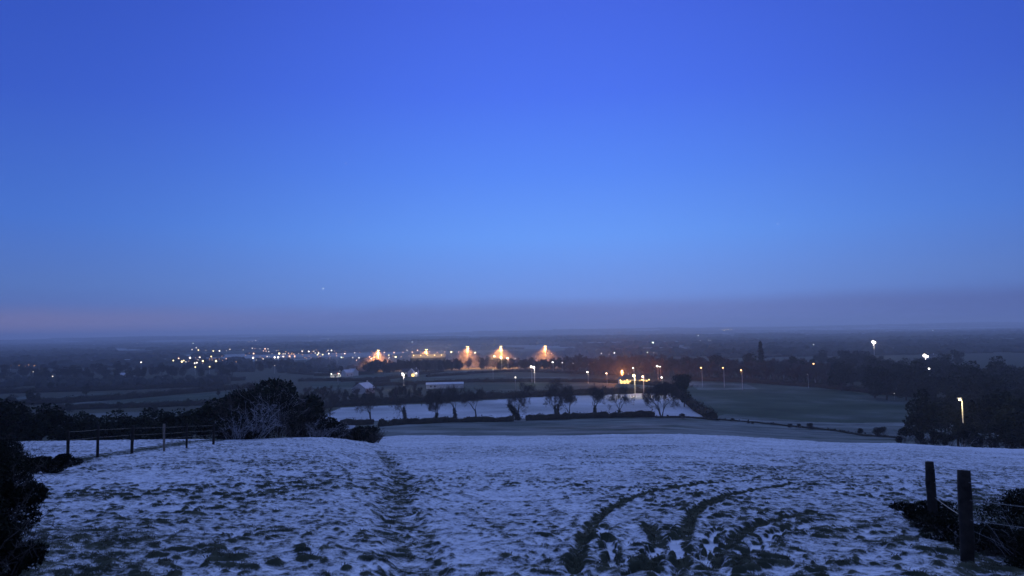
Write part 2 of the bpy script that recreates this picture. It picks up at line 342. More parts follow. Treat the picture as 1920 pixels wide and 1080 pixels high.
def snow_and_bumps(X, Y):
    r = np.hypot(X, Y); az_ = np.degrees(np.arctan2(X, Y))
    tone = np.zeros(X.shape); snow = np.full(X.shape, -.12)
    # near field
    crest = np.interp(az_, [-35, -20, -14, -10, 0, 20, 36], [62, 60, 72, 120, 128, 122, 120])
    near = 1-sstep(crest*.97, crest*1.03, r)
    cov = .88+(fbm(X/5, Y/5, 21, 3)-.5)*.45
    snow = snow*(1-near)+cov*near
    # strip beyond the crest: grazed grass, thin frost
    strip = near*0+(1-near)*(1-sstep(262, 268, Y))*sstep(-14, -10, az_)
    snow = snow*(1-strip)+(.24+(fbm(X/12, Y/4, 33, 3)-.5)*.35)*strip; tone = np.maximum(tone, strip)
    fade = sstep(262, 268, Y)+(1-sstep(-14, -10, az_))
    for P_, s_, t_ in fieldW:
        m = inpoly(X, Y, P_)&(fade > .5)&(near < .5)
        snow = np.where(m, s_+(fbm(X/30, Y/22, 41, 4)-.5)*.42, snow); tone = np.where(m, t_, tone)
    # far patchwork of fields
    far = sstep(1050, 1250, r)
    gx = X/330+vn(X/700, Y/700, 3)*1.5; gy = Y/420+vn(X/700+9, Y/700, 4)*1.5
    cell = _h(np.floor(gx), np.floor(gy), 77); edge = np.minimum(np.minimum(gx-np.floor(gx), 1-(gx-np.floor(gx))), np.minimum(gy-np.floor(gy), 1-(gy-np.floor(gy))))
    fs = np.where(edge < .07, .02, np.where(cell > .5, .12+cell*.38, .0))
    snow = snow*(1-far)+fs*far; tone = np.where(far > .5, (cell > .4)*1.0, tone)
    # relief of the near field
    Z = np.zeros(X.shape); m = r < 135
    x = X[m]; y = Y[m]; rr = r[m]; nn = near[m]
    wx = x+(vn(x*2.1, y*2.1, 50)-.5)*.28; wy = y+(vn(x*2.1+7, y*2.1, 51)-.5)*.28
    b1 = vn(wx/.34, wy/.34, 52)*.72+vn(x/.9, y/.9, 59)*.28; b2 = vn(wy/.15+wx/.7, wx/.15-wy/.7, 53); b3 = vn(wx/.075+wy/.3, wy/.075, 54); b0 = fbm(x/2.2, y/1.8, 55, 3)
    bill = 1-np.abs(2*b1-1)
    rough = sstep(.35, .65, fbm(x/3.5, y/3.5, 57, 2))
    z = (b1-.5)*.060+(b2-.5)*.046+(b3-.5)*.022+(b0-.5)*.11+.026*sstep(.56, .74, b1*.42+b2*.58)*rough
    tuft = sstep(.58, .76, b1*.42+b2*.58)                                     # grass standing out of the snow
    hollow = sstep(.66, .86, 1-(b1*.5+b2*.5))
    amt = np.interp(rr, [0, 12, 25, 50, 80, 130], [1.0, .95, .8, .62, .42, .2])
    s = snow[m].copy()
    s = s-tuft*(.32+.20*rough)*amt-hollow*.5*amt*(.5+.5*rough)
    s = s-(b3-.45)*.75*amt-(b2-.5)*.35*amt-.08*amt-.15*(1-sstep(8, 26, rr))  # less snow towards the camera paints in the darker foreground of lens falloff
    ix = m.nonzero()[0]
    rut = np.full(x.shape, 1e9)
    for P_ in rutW: rut = np.minimum(rut, polydist(x, y, P_)+(b2-.5)*.07)
    sm = np.full(x.shape, 1e9)
    for P_ in smW: sm = np.minimum(sm, polydist(x, y, P_)+(b2-.5)*.22+(b1-.5)*.22+(b3-.5)*.08)
    ft = np.full(x.shape, 1e9)
    for P_ in ftW: ft = np.minimum(ft, polydist(x, y, P_)+(b1-.5)*.5)
    rw = np.clip(.045+rr*.0035, 0, .14)
    rk = 1-sstep(rw*.5, rw*1.9, rut); s = s-rk*(.45+.3*b1+.5*b3+.65*sstep(11, 20, rr)); z = z*(1-rk*.6)-rk*.035
    lip = sstep(rw, rw*2, rut)*(1-sstep(rw*2, rw*4, rut)); z = z+lip*.008
    sk = 1-sstep(.06, .13, sm); s = s*(1-sk)+.98*sk; z = z*(1-sk)+(-.055)*sk
    fk = 1-sstep(.18, .55, ft); s = s-fk*(.30+.30*b2)*(.6+.4*rough); z = z-fk*.07
    # trampled wedge between the ruts and a bare patch; thinner snow then paints lens falloff into the lower corners
    d1 = np.exp(-(((x-1.5)/1.5)**2+((y-9.5)/2.4)**2)); s = s-d1*.20*(b1 > .46); z = z+d1*(b2-.5)*.07
    d2 = np.exp(-(((x+8.3)/2.3)**2+((y-16.5)/1.0)**2)); s = s-d2*.40*b2*1.6
    d3 = sstep(.60, .78, -x/y)*(1-sstep(9, 12, y)); s = s-d3*.55
    d4 = sstep(.50, .64, x/y)*(1-sstep(15, 24, y)); s = s-d4*.38
    d5 = sstep(.44, .53, -x/y)*(1-sstep(11, 13, y)); s = s-d5*.25
    fl = polydist(x, y, [np.array((p.x, p.y)) for p in FENCE_L]); fk = 1-sstep(.4, 1.1, fl+(b1-.5)*.6); s = s-fk*.55
    Z[m] = z*nn*np.interp(rr, [0, 30, 130], [1, 1, 1.6]); snow[m] = s*nn+snow[m]*(1-nn)
    # shallow frost ridges in the strip and the fields beyond
    q = (r >= 100)&(r < 700)
    Z[q] += (fbm(X[q]/3, Y[q]/3, 61, 2)-.5)*.25
    return snow, tone, Z
azs = np.concatenate([np.linspace(-37.5, 37.5, 1150), np.linspace(38, 321.5, 190)])
rs = [0.5]
while rs[-1] < 12800:
    r_ = rs[-1]
    st = .12 if r_ < 4 else (.030 if r_ < 12 else (.030+(r_-12)*.0020 if r_ < 60 else (.126+(r_-60)*.004 if r_ < 150 else r_*.011)))
    rs.append(r_+st)
rs = np.array(rs); NR = len(rs); NA = len(azs)
RR, AA = np.meshgrid(rs, np.radians(azs), indexing='ij'); X = (RR*np.sin(AA)).ravel(); Y = (RR*np.cos(AA)).ravel()
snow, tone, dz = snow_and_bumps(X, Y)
Dg = np.gradient(dz.reshape(NR, NA), rs, axis=0)                              # grass bared on tussock sides facing the camera, which also paints in their shade
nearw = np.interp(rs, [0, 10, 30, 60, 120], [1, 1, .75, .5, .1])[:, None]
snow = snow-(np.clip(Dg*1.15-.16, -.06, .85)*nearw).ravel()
Z = base_z(X, Y)+dz
V = np.empty((NR*NA+1, 3)); V[:-1, 0] = X; V[:-1, 1] = Y; V[:-1, 2] = Z; V[-1] = (0, 0, -1.65)
ii, jj = np.meshgrid(np.arange(NR-1), np.arange(NA), indexing='ij'); jn = (jj+1) % NA
F = np.stack([ii*NA+jj, ii*NA+jn, (ii+1)*NA+jn, (ii+1)*NA+jj], -1).reshape(-1, 4)
cen = np.stack([np.full(NA, NR*NA), (np.arange(NA)+1) % NA, np.arange(NA)], -1)
me = bpy.data.meshes.new('ground'); me.vertices.add(len(V)); me.vertices.foreach_set('co', V.ravel())
nl = F.size+cen.size; me.loops.add(nl); me.loops.foreach_set('vertex_index', np.concatenate([F[:, ::-1].ravel(), cen.ravel()]).astype(np.int32))
npoly = len(F)+len(cen); me.polygons.add(npoly)
me.polygons.foreach_set('loop_start', np.concatenate([np.arange(len(F))*4, len(F)*4+np.arange(len(cen))*3]).astype(np.int32))
me.update(calc_edges=True); me.polygons.foreach_set('use_smooth', np.ones(npoly, bool))
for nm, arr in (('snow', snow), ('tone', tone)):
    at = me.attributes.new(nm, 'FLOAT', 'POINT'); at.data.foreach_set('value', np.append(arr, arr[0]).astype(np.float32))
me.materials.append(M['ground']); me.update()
ground = bpy.data.objects.new('ground', me); COL.objects.link(ground); tag(ground, None, None, None, 'structure')
print('ground verts', len(V))

# grass blades standing in the bare spots of the near field
rng = np.random.default_rng(4)
def blades(cands, thr, lo, hi, keep):
    x = cands[:, 0]; y = cands[:, 1]; s_, _, dz_ = snow_and_bumps(x, y); k = s_ < thr; x, y = x[k][:keep], y[k][:keep]; z = base_z(x, y)+dz_[k][:keep]
    n = len(x); nb = 5; vs = np.empty((n, nb, 4, 3)); 
    for b in range(nb):
        a = rng.uniform(0, 6.28, n); l = rng.uniform(lo, hi, n)*rng.uniform(.5, 1, n); le = rng.uniform(.3, 1.3, n)*l; ox = rng.normal(0, .03, n); oy = rng.normal(0, .03, n)
        wv = .0022+.00028*y; ca, sa = np.cos(a), np.sin(a); pw = rng.uniform(0, 3.14, n)
        bx = x+ox; by = y+oy; wx_ = np.cos(pw)*wv; wy_ = np.sin(pw)*wv
        vs[:, b, 0] = np.stack([bx-wx_, by-wy_, z-.015], -1); vs[:, b, 1] = np.stack([bx+wx_, by+wy_, z-.015], -1)
        vs[:, b, 2] = np.stack([bx+ca*le*.5+wx_*.7, by+sa*le*.5+wy_*.7, z+l*.7], -1); vs[:, b, 3] = np.stack([bx+ca*le, by+sa*le, z+l*.75], -1)
    m_ = bpy.data.meshes.new('grass'); m_.from_pydata(vs.reshape(-1, 3), [], np.arange(n*nb*4).reshape(-1, 4)); m_.materials.append(M['blade'])
    o = bpy.data.objects.new('grass', m_); COL.objects.link(o); return o
cr = rng.uniform(6.5**.5, 34**.5, 90000)**2; ca_ = np.radians(rng.uniform(-37, 37, 90000))
g = blades(np.stack([cr*np.sin(ca_), cr*np.cos(ca_)], -1), .10, .010, .032, 26000)
tag(g, 'dark frozen grass tufts poking through the snow of the near field', 'grass', None, 'stuff')

# ------------------------------------------------------------------ trees, bushes, hedges
def grow(mb_t, mb_c, rnd, p, d, L, r, lev, maxlev, spread, up, seg=4, split=(2, 4), trunk_lv=0, minr=.008, thick=.62):
    pts = [p.copy()]; rs_ = [r]; dd = d.copy()
    for i in range(seg):
        wv_ = .045 if lev == 0 else .13; dd = (dd+Vector((rnd.gauss(0, wv_), rnd.gauss(0, wv_), rnd.gauss(0, .08)+up*(.12 if lev == 0 else .06)))).normalized()
        p = p+dd*L/seg; pts.append(p.copy()); rs_.append(max(minr, r*(1-(i+1)/seg*.45)))
    mb = mb_t if lev <= trunk_lv else mb_c
    mb.tube(pts, rs_, 6 if lev == 0 else (4 if lev < 3 else 3), cap=False)
    if lev >= maxlev: return
    n = rnd.randint(*split)
    for k in range(n):
        t = 1.0 if k == 0 else rnd.uniform(.35, 1.0); idx = min(len(pts)-1, max(1, int(round(t*seg))))
        a = rnd.uniform(0, 6.283); s_ = spread*rnd.uniform(.5, 1.3)*(.5 if k == 0 else 1)
        o = dd.orthogonal().normalized(); o.rotate(Matrix.Rotation(a, 3, dd)); nd = (dd+o*s_).normalized(); nd.z += up*.12; nd.normalize()
        grow(mb_t, mb_c, rnd, pts[idx], nd, L*rnd.uniform(.60, .82), max(minr, rs_[idx]*thick*rnd.uniform(.75, 1.05)), lev+1, maxlev, spread, up, seg=max(2, seg-1), split=split, trunk_lv=trunk_lv, minr=minr, thick=thick)
def bare_tree(seed, H=10, stems=1, spread=.62, maxlev=6, up=.5, minr=.012, r0=.28, lean=(0, 0), ivy=None, split=(2, 4), bole=.30, slim=1.0):
    """returns meshes trunk, branches (and ivy) for a tree H metres tall, base at the origin"""
    rnd = random.Random(seed); T = MB(); C_ = MB()
    for s_ in range(stems):
        a = 6.283*s_/stems+rnd.uniform(-.4, .4); ld = .035 if stems == 1 else .40
        d = Vector((math.cos(a)*ld+lean[0], math.sin(a)*ld+lean[1], 1)).normalized()
        grow(T, C_, rnd, Vector((math.cos(a)*.15*(stems > 1), math.sin(a)*.15*(stems > 1), -.3)), d, H*bole, r0*(1 if stems == 1 else .62), 0, maxlev, spread, up, seg=5, split=split, minr=minr)
    zmax = max(v.z for v in T.v+C_.v); k = H/zmax
    for v in T.v+C_.v: v *= k; v.x *= slim; v.y *= slim
    return T, C_
def ivy_on(T, rnd, zmax, dens=900, size=.28, fat=.5):
    I = MB(); n = len(T.v)
    for _ in range(dens):
        v = T.v[rnd.randrange(n)]
        if v.z > zmax or v.z < 0: continue
        off = Vector((rnd.gauss(0, 1), rnd.gauss(0, 1), rnd.gauss(0, .6))).normalized()*rnd.uniform(.05, fat)*(1.15-v.z/zmax*.6)
        I.leaf(v+off+Vector((0, 0, rnd.uniform(-.5, .5))), size, rnd)
    return I
def crown_points(rnd, n, rx, ry, h, z0, lumps):
    """random points inside an uneven crown made of overlapping lumps"""
    Ls = []
    for _ in range(lumps):
        a = rnd.uniform(0, 6.283); q = rnd.uniform(0, .62)**.8; zz = rnd.uniform(.12, .86); w_ = math.sin(math.pi*min(1, max(.12, zz*.9+.08)))**.6
        Ls.append((math.cos(a)*q*rx*w_, math.sin(a)*q*ry*w_, z0+zz*h, rnd.uniform(.26, .46)))
    for _ in range(n):
        lx, ly, lz, lr = rnd.choice(Ls); d = Vector((rnd.gauss(0, 1), rnd.gauss(0, 1), rnd.gauss(0, 1))).normalized()*rnd.uniform(.35, 1)**.5
        yield Vector((lx+d.x*lr*rx, ly+d.y*lr*ry, lz+d.z*lr*h*.55))
def dense_tree(seed, H=10, R=4, n=2600, size=.5, z0=.12, lumps=11):
    rnd = random.Random(seed); T = MB(); C_ = MB(); 
    T.tube([Vector((0, 0, -.3)), Vector((.1, 0, H*.3)), Vector((0, .1, H*.7))], [.26, .2, .08], 6)
    for _ in range(8):
        a = rnd.uniform(0, 6.28); z = rnd.uniform(.2, .6)*H; T.tube([Vector((0, 0, z)), Vector((math.cos(a)*R*.5, math.sin(a)*R*.5, z+H*.18))], [.09, .03], 4)
    for p in crown_points(rnd, n, R, R, H*(1-z0), H*z0, lumps):
        if p.z > .1: C_.leaf(p, size, rnd)
    return T, C_
def conifer(seed, H=15, R=3, n=1800):
    rnd = random.Random(seed); T = MB(); C_ = MB(); T.tube([Vector((0, 0, -.3)), Vector((0, 0, H*.96))], [.3, .04], 6)
    for _ in range(n):
        z = rnd.uniform(.08, 1); a = rnd.uniform(0, 6.28); rr_ = R*(1-z)**.8*rnd.uniform(.25, 1)*(.75+.4*math.sin(z*40+a*2)); C_.leaf(Vector((math.cos(a)*rr_, math.sin(a)*rr_, z*H)), .55, rnd, up=-.2)
    return T, C_
def wood_tree(seed, H=13, brown=True):
    """slim bare woodland tree: many fine upright strands"""
    return bare_tree(seed, H, 1, .52, 6, .8, .05, .22, split=(3, 4), bole=.25)
def single(name, T, C_, mats):
    n = len(T.v); T.v += C_.v; T.f += [tuple(i+n for i in f) for f in C_.f]; T.m += [1]*len(C_.f)
    return T.mesh(name, mats)
def put(name, me_, loc, s=1.0, rz=0.0, label='', cat='tree', group=None, sz=None):
    o = bpy.data.objects.new(name, me_); COL.objects.link(o); o.location = loc; o.scale = (s, s, sz or s); o.rotation_euler.z = rz
    return tag(o, label, cat, group)
R0 = random.Random(11)
WOOD = [single('bare_tree', *wood_tree(100+i), [M['bark'], M['brown_twig'] if i % 3 else M['twig']]) for i in range(6)]
DENSE = [single('dense_tree', *dense_tree(200+i, 10, 3.8+.5*(i % 3)), [M['bark'], M['leaf']]) for i in range(5)]
CONI = [single('conifer', *conifer(300+i), [M['bark'], M['leaf']]) for i in range(2)]
def bush_mesh(seed, rx, ry, h, n, size, mats, twigs=0, lumps=9, frost=0.0, tw=.02):
    rnd = random.Random(seed); B = MB()
    for p in crown_points(rnd, n, rx, ry, h, 0, lumps):
        if p.z > 0: B.leaf(p, size, rnd, 0)
    for _ in range(twigs):
        a = rnd.uniform(0, 6.28); q = rnd.uniform(0, .5); p = Vector((math.cos(a)*q*rx, math.sin(a)*q*ry, rnd.uniform(0, .25)*h)); d = Vector((math.cos(a)*rnd.uniform(.1, 1.0)*rx/h, math.sin(a)*rnd.uniform(.1, 1.0)*ry/h, rnd.uniform(.5, 1.1)))
        L = rnd.uniform(.5, 1.0)*h*.9; pts = [p]
        for i in range(4): 
            d = d+Vector((rnd.gauss(0, .22), rnd.gauss(0, .22), rnd.gauss(0, .15)-.06*i)); pts.append(pts[-1]+d.normalized()*L/4)
        mi = 1 if rnd.random() < frost else 0
        mt = 1 if mi else 2
        B.tube(pts, [tw, tw*.85, tw*.65, tw*.45, tw*.25], 3, False, mt)
        for _k in range(5):
            q_ = pts[rnd.randint(2, 4)]; e = q_+Vector((rnd.gauss(0, 1), rnd.gauss(0, 1), rnd.gauss(.4, .8))).normalized()*h*.12; B.tube([q_, e], [tw*.5, tw*.2], 3, False, mt)
    return B.mesh('bush', mats)
BM_ = [M['gorse'], M['frost_twig'], M['twig']]
BUSH = [bush_mesh(400+i, 1.2, 1.1, 1.9, 1500, .16, [M['hedge'], M['frost_twig'], M['twig']], 40, 7, .2, .02) for i in range(4)]

def hedge(name, pts, h, wd, label, group='field hedges across the valley', seed=0, step=None, leaf=.34, dens=1.0, var=.35, mt='hedge'):
    """lumpy leafy hedge along ground points; one object"""
    rnd = random.Random(seed); B = MB(); base = pts[0]; P_ = [(p-base) for p in pts]
    tot = sum((P_[i+1]-P_[i]).length for i in range(len(P_)-1)); n = max(4, int(tot/(step or wd*.9))); rows = []
    for i in range(n+1):
        s_ = tot*i/n; j = 0
        while j < len(P_)-2 and s_ > (P_[j+1]-P_[j]).length: s_ -= (P_[j+1]-P_[j]).length; j += 1
        seg = P_[j+1]-P_[j]; p = P_[j]+seg*min(1, s_/max(seg.length, 1e-6)); gx, gy = p.x+base.x, p.y+base.y
        p = Vector((p.x, p.y, float(base_z(gx, gy))-base.z)); nd = Vector((-seg.y, seg.x, 0)).normalized()
        hh = h*(1+var*(rnd.random()-.5)*2*(.5+.5*math.sin(i*.7))); rows.append((p, nd, hh, seg.normalized()))
    prof = [(-.5, -.15), (-.55, .35), (-.42, .75), (-.15, .95), (.2, .93), (.45, .7), (.55, .3), (.5, -.15)]
    b0 = 0; k = len(prof)
    for p, nd, hh, sg_ in rows:
        for a, z in prof: B.v.append(p+nd*a*wd*rnd.uniform(.8, 1.15)+Vector((0, 0, z*hh*rnd.uniform(.86, 1.02)))+sg_*rnd.uniform(-.2, .2)*wd)
    for i in range(n):
        for j in range(k-1): B.f.append((i*k+j, i*k+j+1, (i+1)*k+j+1, (i+1)*k+j)); B.m.append(0)
    B.f.append(tuple(range(k))); B.f.append(tuple(n*k+j for j in range(k))[::-1]); B.m += [0, 0]
    m_ = int(min(9000, tot*h*9*dens))
    for _ in range(m_):
        i = rnd.randrange(n); f = rnd.random(); p, nd, hh, _s = rows[i]; p2 = rows[i+1][0]; q = p.lerp(p2, f); a, z = prof[rnd.randrange(1, 7)]
        B.leaf(q+nd*a*wd*rnd.uniform(.7, 1.2)+Vector((0, 0, z*hh*rnd.uniform(.8, 1.12))), leaf, rnd)
    o = B.build(name, M[mt]); o.location = base; return tag(o, label, 'hedge', group)

# --- hedgerow with the bare trees on the near side of the snow field
hedge('hedge', [G(640, 797), G(700, 796)], 1.9, 1.6, 'short clipped hedge piece at the left end of the bare tree row', seed=1)
hedge('hedge', [G(712, 800), G(760, 796), G(870, 792), G(962, 790)], 2.0, 1.6, 'dark hedge under the left half of the bare tree row', seed=2)
hedge('hedge', [G(986, 788.5), G(1100, 784.5), G(1226, 782)], 2.1, 1.6, 'dark hedge under the right half of the bare tree row', seed=3)
hedge('hedge', [G(1228, 783), G(1300, 784), G(1345, 789)], .7, 1.2, 'low scrubby hedge foot between many stemmed tree and diagonal hedge', seed=4)
HT = [ # column, base row, height, width-ish scale, seed, stems, ivy height, label
 (619, 796, 11.0, 21, 1, 0, 'bare tree half hidden by the frosted bushes, leftmost of the hedgerow trees'),
 (695, 794, 9.5, 22, 1, 0, 'sparse wide drooping bare tree above the gap in the left hedge piece'),
 (760, 790, 12.5, 23, 1, 5.5, 'tall ivy clad bare tree between the drooping tree and the forked trunk tree'),
 (818, 788, 9.5, 24, 2, 2.5, 'bare tree with trunk forked in a V from the ground'),
 (854, 786, 9.8, 25, 1, 3.5, 'narrow dark bare tree just right of the forked trunk tree'),
 (893, 787, 9.0, 26, 1, 0, 'light open bare tree with thin fanned branches left of the leaning ivy tree'),
 (972, 788, 11.0, 27, 1, 0, 'wide bare tree with ivy covered limb leaning to the left'),
 (1046, 785, 11.5, 28, 2, 4.5, 'twin stemmed bare tree with a thick ivy block at its foot'),
 (1068, 783, 9.0, 29, 1, 0, 'slim bare tree close to the right of the ivy foot twin stem tree'),
 (1115, 783, 9.6, 30, 1, 4.0, 'dense rounded bare tree with dark ivy in its middle'),
 (1161, 782, 9.4, 31, 1, 2.0, 'upright narrow bare tree left of the many stemmed tree'),
 (1240, 783, 10.5, 32, 4, 0, 'many stemmed bare tree fanning out from one foot at the hedge end')]
for x_, y_, H_, sd_, st_, iv_, lb_ in HT:
    rnd = random.Random(sd_*7); T, C_ = bare_tree(sd_, H_*1.28, st_, .78 if st_ < 4 else .55, 7, .25 if sd_ == 22 else .45, .0125, .32, bole=.27, split=(3, 4), slim=.78)
    g_ = G(x_, y_); e_ = empty('bare_tree', g_, lb_, 'tree', 'bare trees along the valley hedgerow', rnd.uniform(0, 6.28))
    T.build('trunk', M['bark'], e_); C_.build('branches', M['twig'], e_)
    if iv_: ivy_on(T, rnd, iv_, 1500, .32, .62).build('ivy', M['ivy'], e_)
    if sd_ == 27:
        L = MB(); L.tube([Vector((0, 0, -.2)), Vector((-1.0, 0, 2.0)), Vector((-2.6, 0, 4.0)), Vector((-3.4, 0, 5.4))], [.3, .26, .2, .1], 6)
        for v in list(L.v): pass
        lo = L.build('limb', M['bark'], e_); e_.rotation_euler.z = 0
        I = MB()
        for _ in range(2600):
            t = rnd.random(); p = Vector((-3.2*t**1.2, 0, .3+4.8*t)); I.leaf(p+Vector((rnd.gauss(0, .5), rnd.gauss(0, .5), rnd.gauss(0, .5)))*(1.3-.6*t), .32, rnd)
        I.build('ivy', M['ivy'], e_)

# --- hedges between the valley fields
HL = [
 ([(540,772),(640,762),(760,756),(880,750),(1000,744),(1130,739),(1264,736)], 3.4, 2.6, 'long thick hedge along the far side of the snowy valley field'),
 ([(1264,737),(1285,752),(1310,772),(1335,786)], 3.0, 3.4, 'diagonal overgrown hedge running down to the right between two fields'),
 ([(1338,787),(1420,793),(1560,807),(1690,822)], .5, 1.0, 'low weedy boundary line below the green right hand field'),
 ([(700,724),(760,722),(870,717),(1000,716),(1140,717),(1245,724)], 2.6, 2.4, 'straight dark hedge behind the long white shed'),
 ([(640,716),(730,711),(800,701),(830,697)], 2.4, 2.4, 'hedge slanting up towards the white farmhouse group'),
 ([(800,707),(900,700),(960,697),(1090,701),(1180,704)], 2.2, 2.6, 'hedge curving below the motorway embankment trees'),
 ([(590,705),(640,704),(700,702)], 2.4, 2.2, 'hedge in front of the lit white cottage'),
 ([(560,715),(640,714),(730,717)], 2.6, 2.6, 'hedge between two dull fields below the white cottage'),
 ([(540,700),(600,704),(690,699)], 2.0, 2.2, 'thin hedge beside the pale strip left of the white cottage'),
 ([(0,760),(110,757),(240,748),(350,738),(470,727)], 3.4, 3.6, 'dark hedge above the grey pasture on the left'),
 ([(70,771),(170,767),(330,762),(430,757)], 2.8, 3.4, 'dark hedge below the grey pasture on the left'),
 ([(0,738),(110,735),(240,731),(420,724)], 3.6, 3.4, 'upper left hedge between narrow dark fields'),
 ([(0,725),(120,722),(300,719),(460,713)], 3.2, 4, 'topmost left hedge below the wood'),
 ([(1290,713),(1400,717),(1540,727),(1700,744)], 3.0, 3.0, 'hedge along the wood edge above the green right hand field'),
 ([(1130,717),(1200,720),(1250,722)], 2.2, 2.0, 'short hedge in front of the brightly lit farm')]
for i, (p_, h_, w_, lb_) in enumerate(HL): hedge('hedge', [G(a, b) for a, b in p_], h_, w_, lb_, seed=50+i, leaf=.5, dens=.6)
# --- round bushes on the low boundary
for i, (x_, y_, w_, lb_) in enumerate([(1373, 791, 1.0, 'single round bush nearest the diagonal hedge'), (1402, 794, .85, 'left one of the two small bushes right of the single round bush'),
        (1411, 795, .8, 'right one of the two small bushes right of the single round bush'), (1482, 802, 1.0, 'smallest, leftmost of three clipped bushes in a row'), (1498, 803, 1.2, 'middle one of three clipped bushes in a row'),
        (1519, 805, 1.7, 'widest, rightmost of three clipped bushes in a row'), (1613, 814, 1.6, 'bush left of the broad dark bush by the wood edge'), (1652, 819, 2.3, 'broad dark bush beside the shady wood edge'),
        (1280, 786, 1.6, 'flat topped thorn bush between many stemmed tree and diagonal hedge'), (1252, 782, .7, 'small flat bush at the foot of the many stemmed tree')]):
    put('bush', BUSH[i % 4], G(x_, y_), w_*.8, i*1.3, lb_, 'bush', 'bushes along the field boundary', w_*.62)
# --- thicket left of the hedgerow and below the gabled house
for i in range(64):
    x_ = R0.uniform(555, 810); y_ = R0.uniform(738, 764)-(x_-560)*.03
    put('thorn_bush' if i % 3 else 'bare_tree', (DENSE if i % 3 else WOOD)[i % 5], G(x_, y_), R0.uniform(.3, .55), R0.uniform(0, 6), 'scrubby tree in the brown thicket below the gabled house', 'tree', 'thicket trees below the gabled house')
big = empty('dense_tree', G(1283, 763), 'large dark rounded tree at the top of the diagonal hedge', 'tree')
T, C_ = dense_tree(901, 15, 6, 4200, .6); T.build('trunk', M['bark'], big); C_.build('crown', M['leaf'], big)
T, C_ = bare_tree(902, 15, 1, .7, 6, .4, .03, .4); C_.build('branches', M['twig'], big)
# --- woods
def wood(n, xr, yf, spread_y, meshes, name, hr, label, group, h0=13.0, seed=1, sq=1.0):
    rnd = random.Random(seed)
    for i in range(n):
        x_ = xr[0]+(xr[1]-xr[0])*((i+rnd.random())/n); y_ = yf(x_)-abs(rnd.random()**1.2)*spread_y; H_ = rnd.uniform(*hr)
        put(name, meshes[rnd.randrange(len(meshes))], G(x_, y_), H_/h0*sq, rnd.uniform(0, 6.28), label, 'tree', group, H_/h0)
wood(190, (1060, 1560), lambda x: np.interp(x, [1060,1180,1250,1290,1400,1560], [705,707,712,712,716,727]), 14, WOOD, 'bare_tree', (10, 15.5), 'slim bare tree in the brown wood above the green field', 'bare trees of the brown wood', seed=2, sq=1.45)
wood(38, (860, 1060), lambda x: 693+.02*(x-860), 6, DENSE, 'dense_tree', (8, 13), 'dark leafy tree in the belt behind the middle road lamps', 'belt trees behind the middle road lamps', 10, 3)
wood(44, (960, 1250), lambda x: 697, 12, WOOD, 'bare_tree', (9, 14), 'bare tree in the wood below the rightmost orange mast', 'bare trees below the rightmost orange mast', 13, 4, 1.3)
wood(20, (678, 748), lambda x: 700, 6, DENSE, 'dense_tree', (6, 14), 'dark tree in the clump below the leftmost orange mast', 'clump below the leftmost orange mast', 10, 5)
for i in range(40):
    x_ = 744+i*3.1; h_ = R0.uniform(11.0, 13.6); put('dense_tree', DENSE[i % 5], A(x_, R0.uniform(722, 738), 690), h_/10*.62, i*1.9, 'low tree in front of the floodlit retaining wall', 'tree', 'low trees before the lit wall', h_/11.2)
WL = [G(R0.uniform(380, 700), 699-R0.random()*22) for _ in range(90)]+[G(R0.uniform(0, 400), 727-R0.random()*10) for _ in range(50)]
#wood(70, (380, 700), lambda x: 699-.012*(x-380), 22, DENSE, 'dense_tree', (4, 8), 'small tree in the dim fields between the lower lamps and the town', 'small trees below the town', 10, 16, 1.5)
#wood(36, (0, 400), lambda x: 729-.02*x, 10, DENSE, 'dense_tree', (4, 8), 'small tree along the upper left pastures', 'small trees along the upper left pastures', 10, 17, 1.6)
wood(46, (0, 440), lambda x: 716-.012*x, 22, DENSE, 'dense_tree', (8, 13), 'dark tree of the wood along the left valley side', 'trees of the left valley wood', 10, 7, 1.3)
wood(26, (430, 640), lambda x: 697, 16, DENSE, 'dense_tree', (6, 10), 'tree on the rise below the town lights', 'trees below the town lights', 10, 8, 1.3)
wood(66, (1560, 1925), lambda x: np.interp(x, [1560, 1700, 1925], [735, 756, 790]), 60, DENSE, 'dense_tree', (11, 17), 'tall tree in the black wood on the right', 'trees of the black wood on the right', 10, 9, 1.25)
wood(30, (1480, 1800), lambda x: 722, 34, DENSE, 'dense_tree', (10, 15), 'tree on the skyline of the dark wood right of the brown wood', 'skyline trees of the dark right wood', 10, 10, 1.2)
for x_, y_, H_, me_, lb_ in [(1345, 712, 19, 1, 'rounded dark tree left in the pair above the brown wood'), (1408, 712, 20, 1, 'broad dark tree rising over the brown wood'), (1428, 712, 27, 0, 'tall narrow conifer standing above the brown wood'),
        (1285, 705, 16, 1, 'lone dark crown above the wood right of the lit farm'), (1487, 715, 18, 1, 'dark rounded crown over the right part of the brown wood')]:
    put('conifer' if me_ == 0 else 'dense_tree', CONI[0] if me_ == 0 else DENSE[1], G(x_, y_), H_/15*1.1 if me_ == 0 else H_/10*.8, x_, lb_, 'tree', None, H_/15 if me_ == 0 else H_/10)
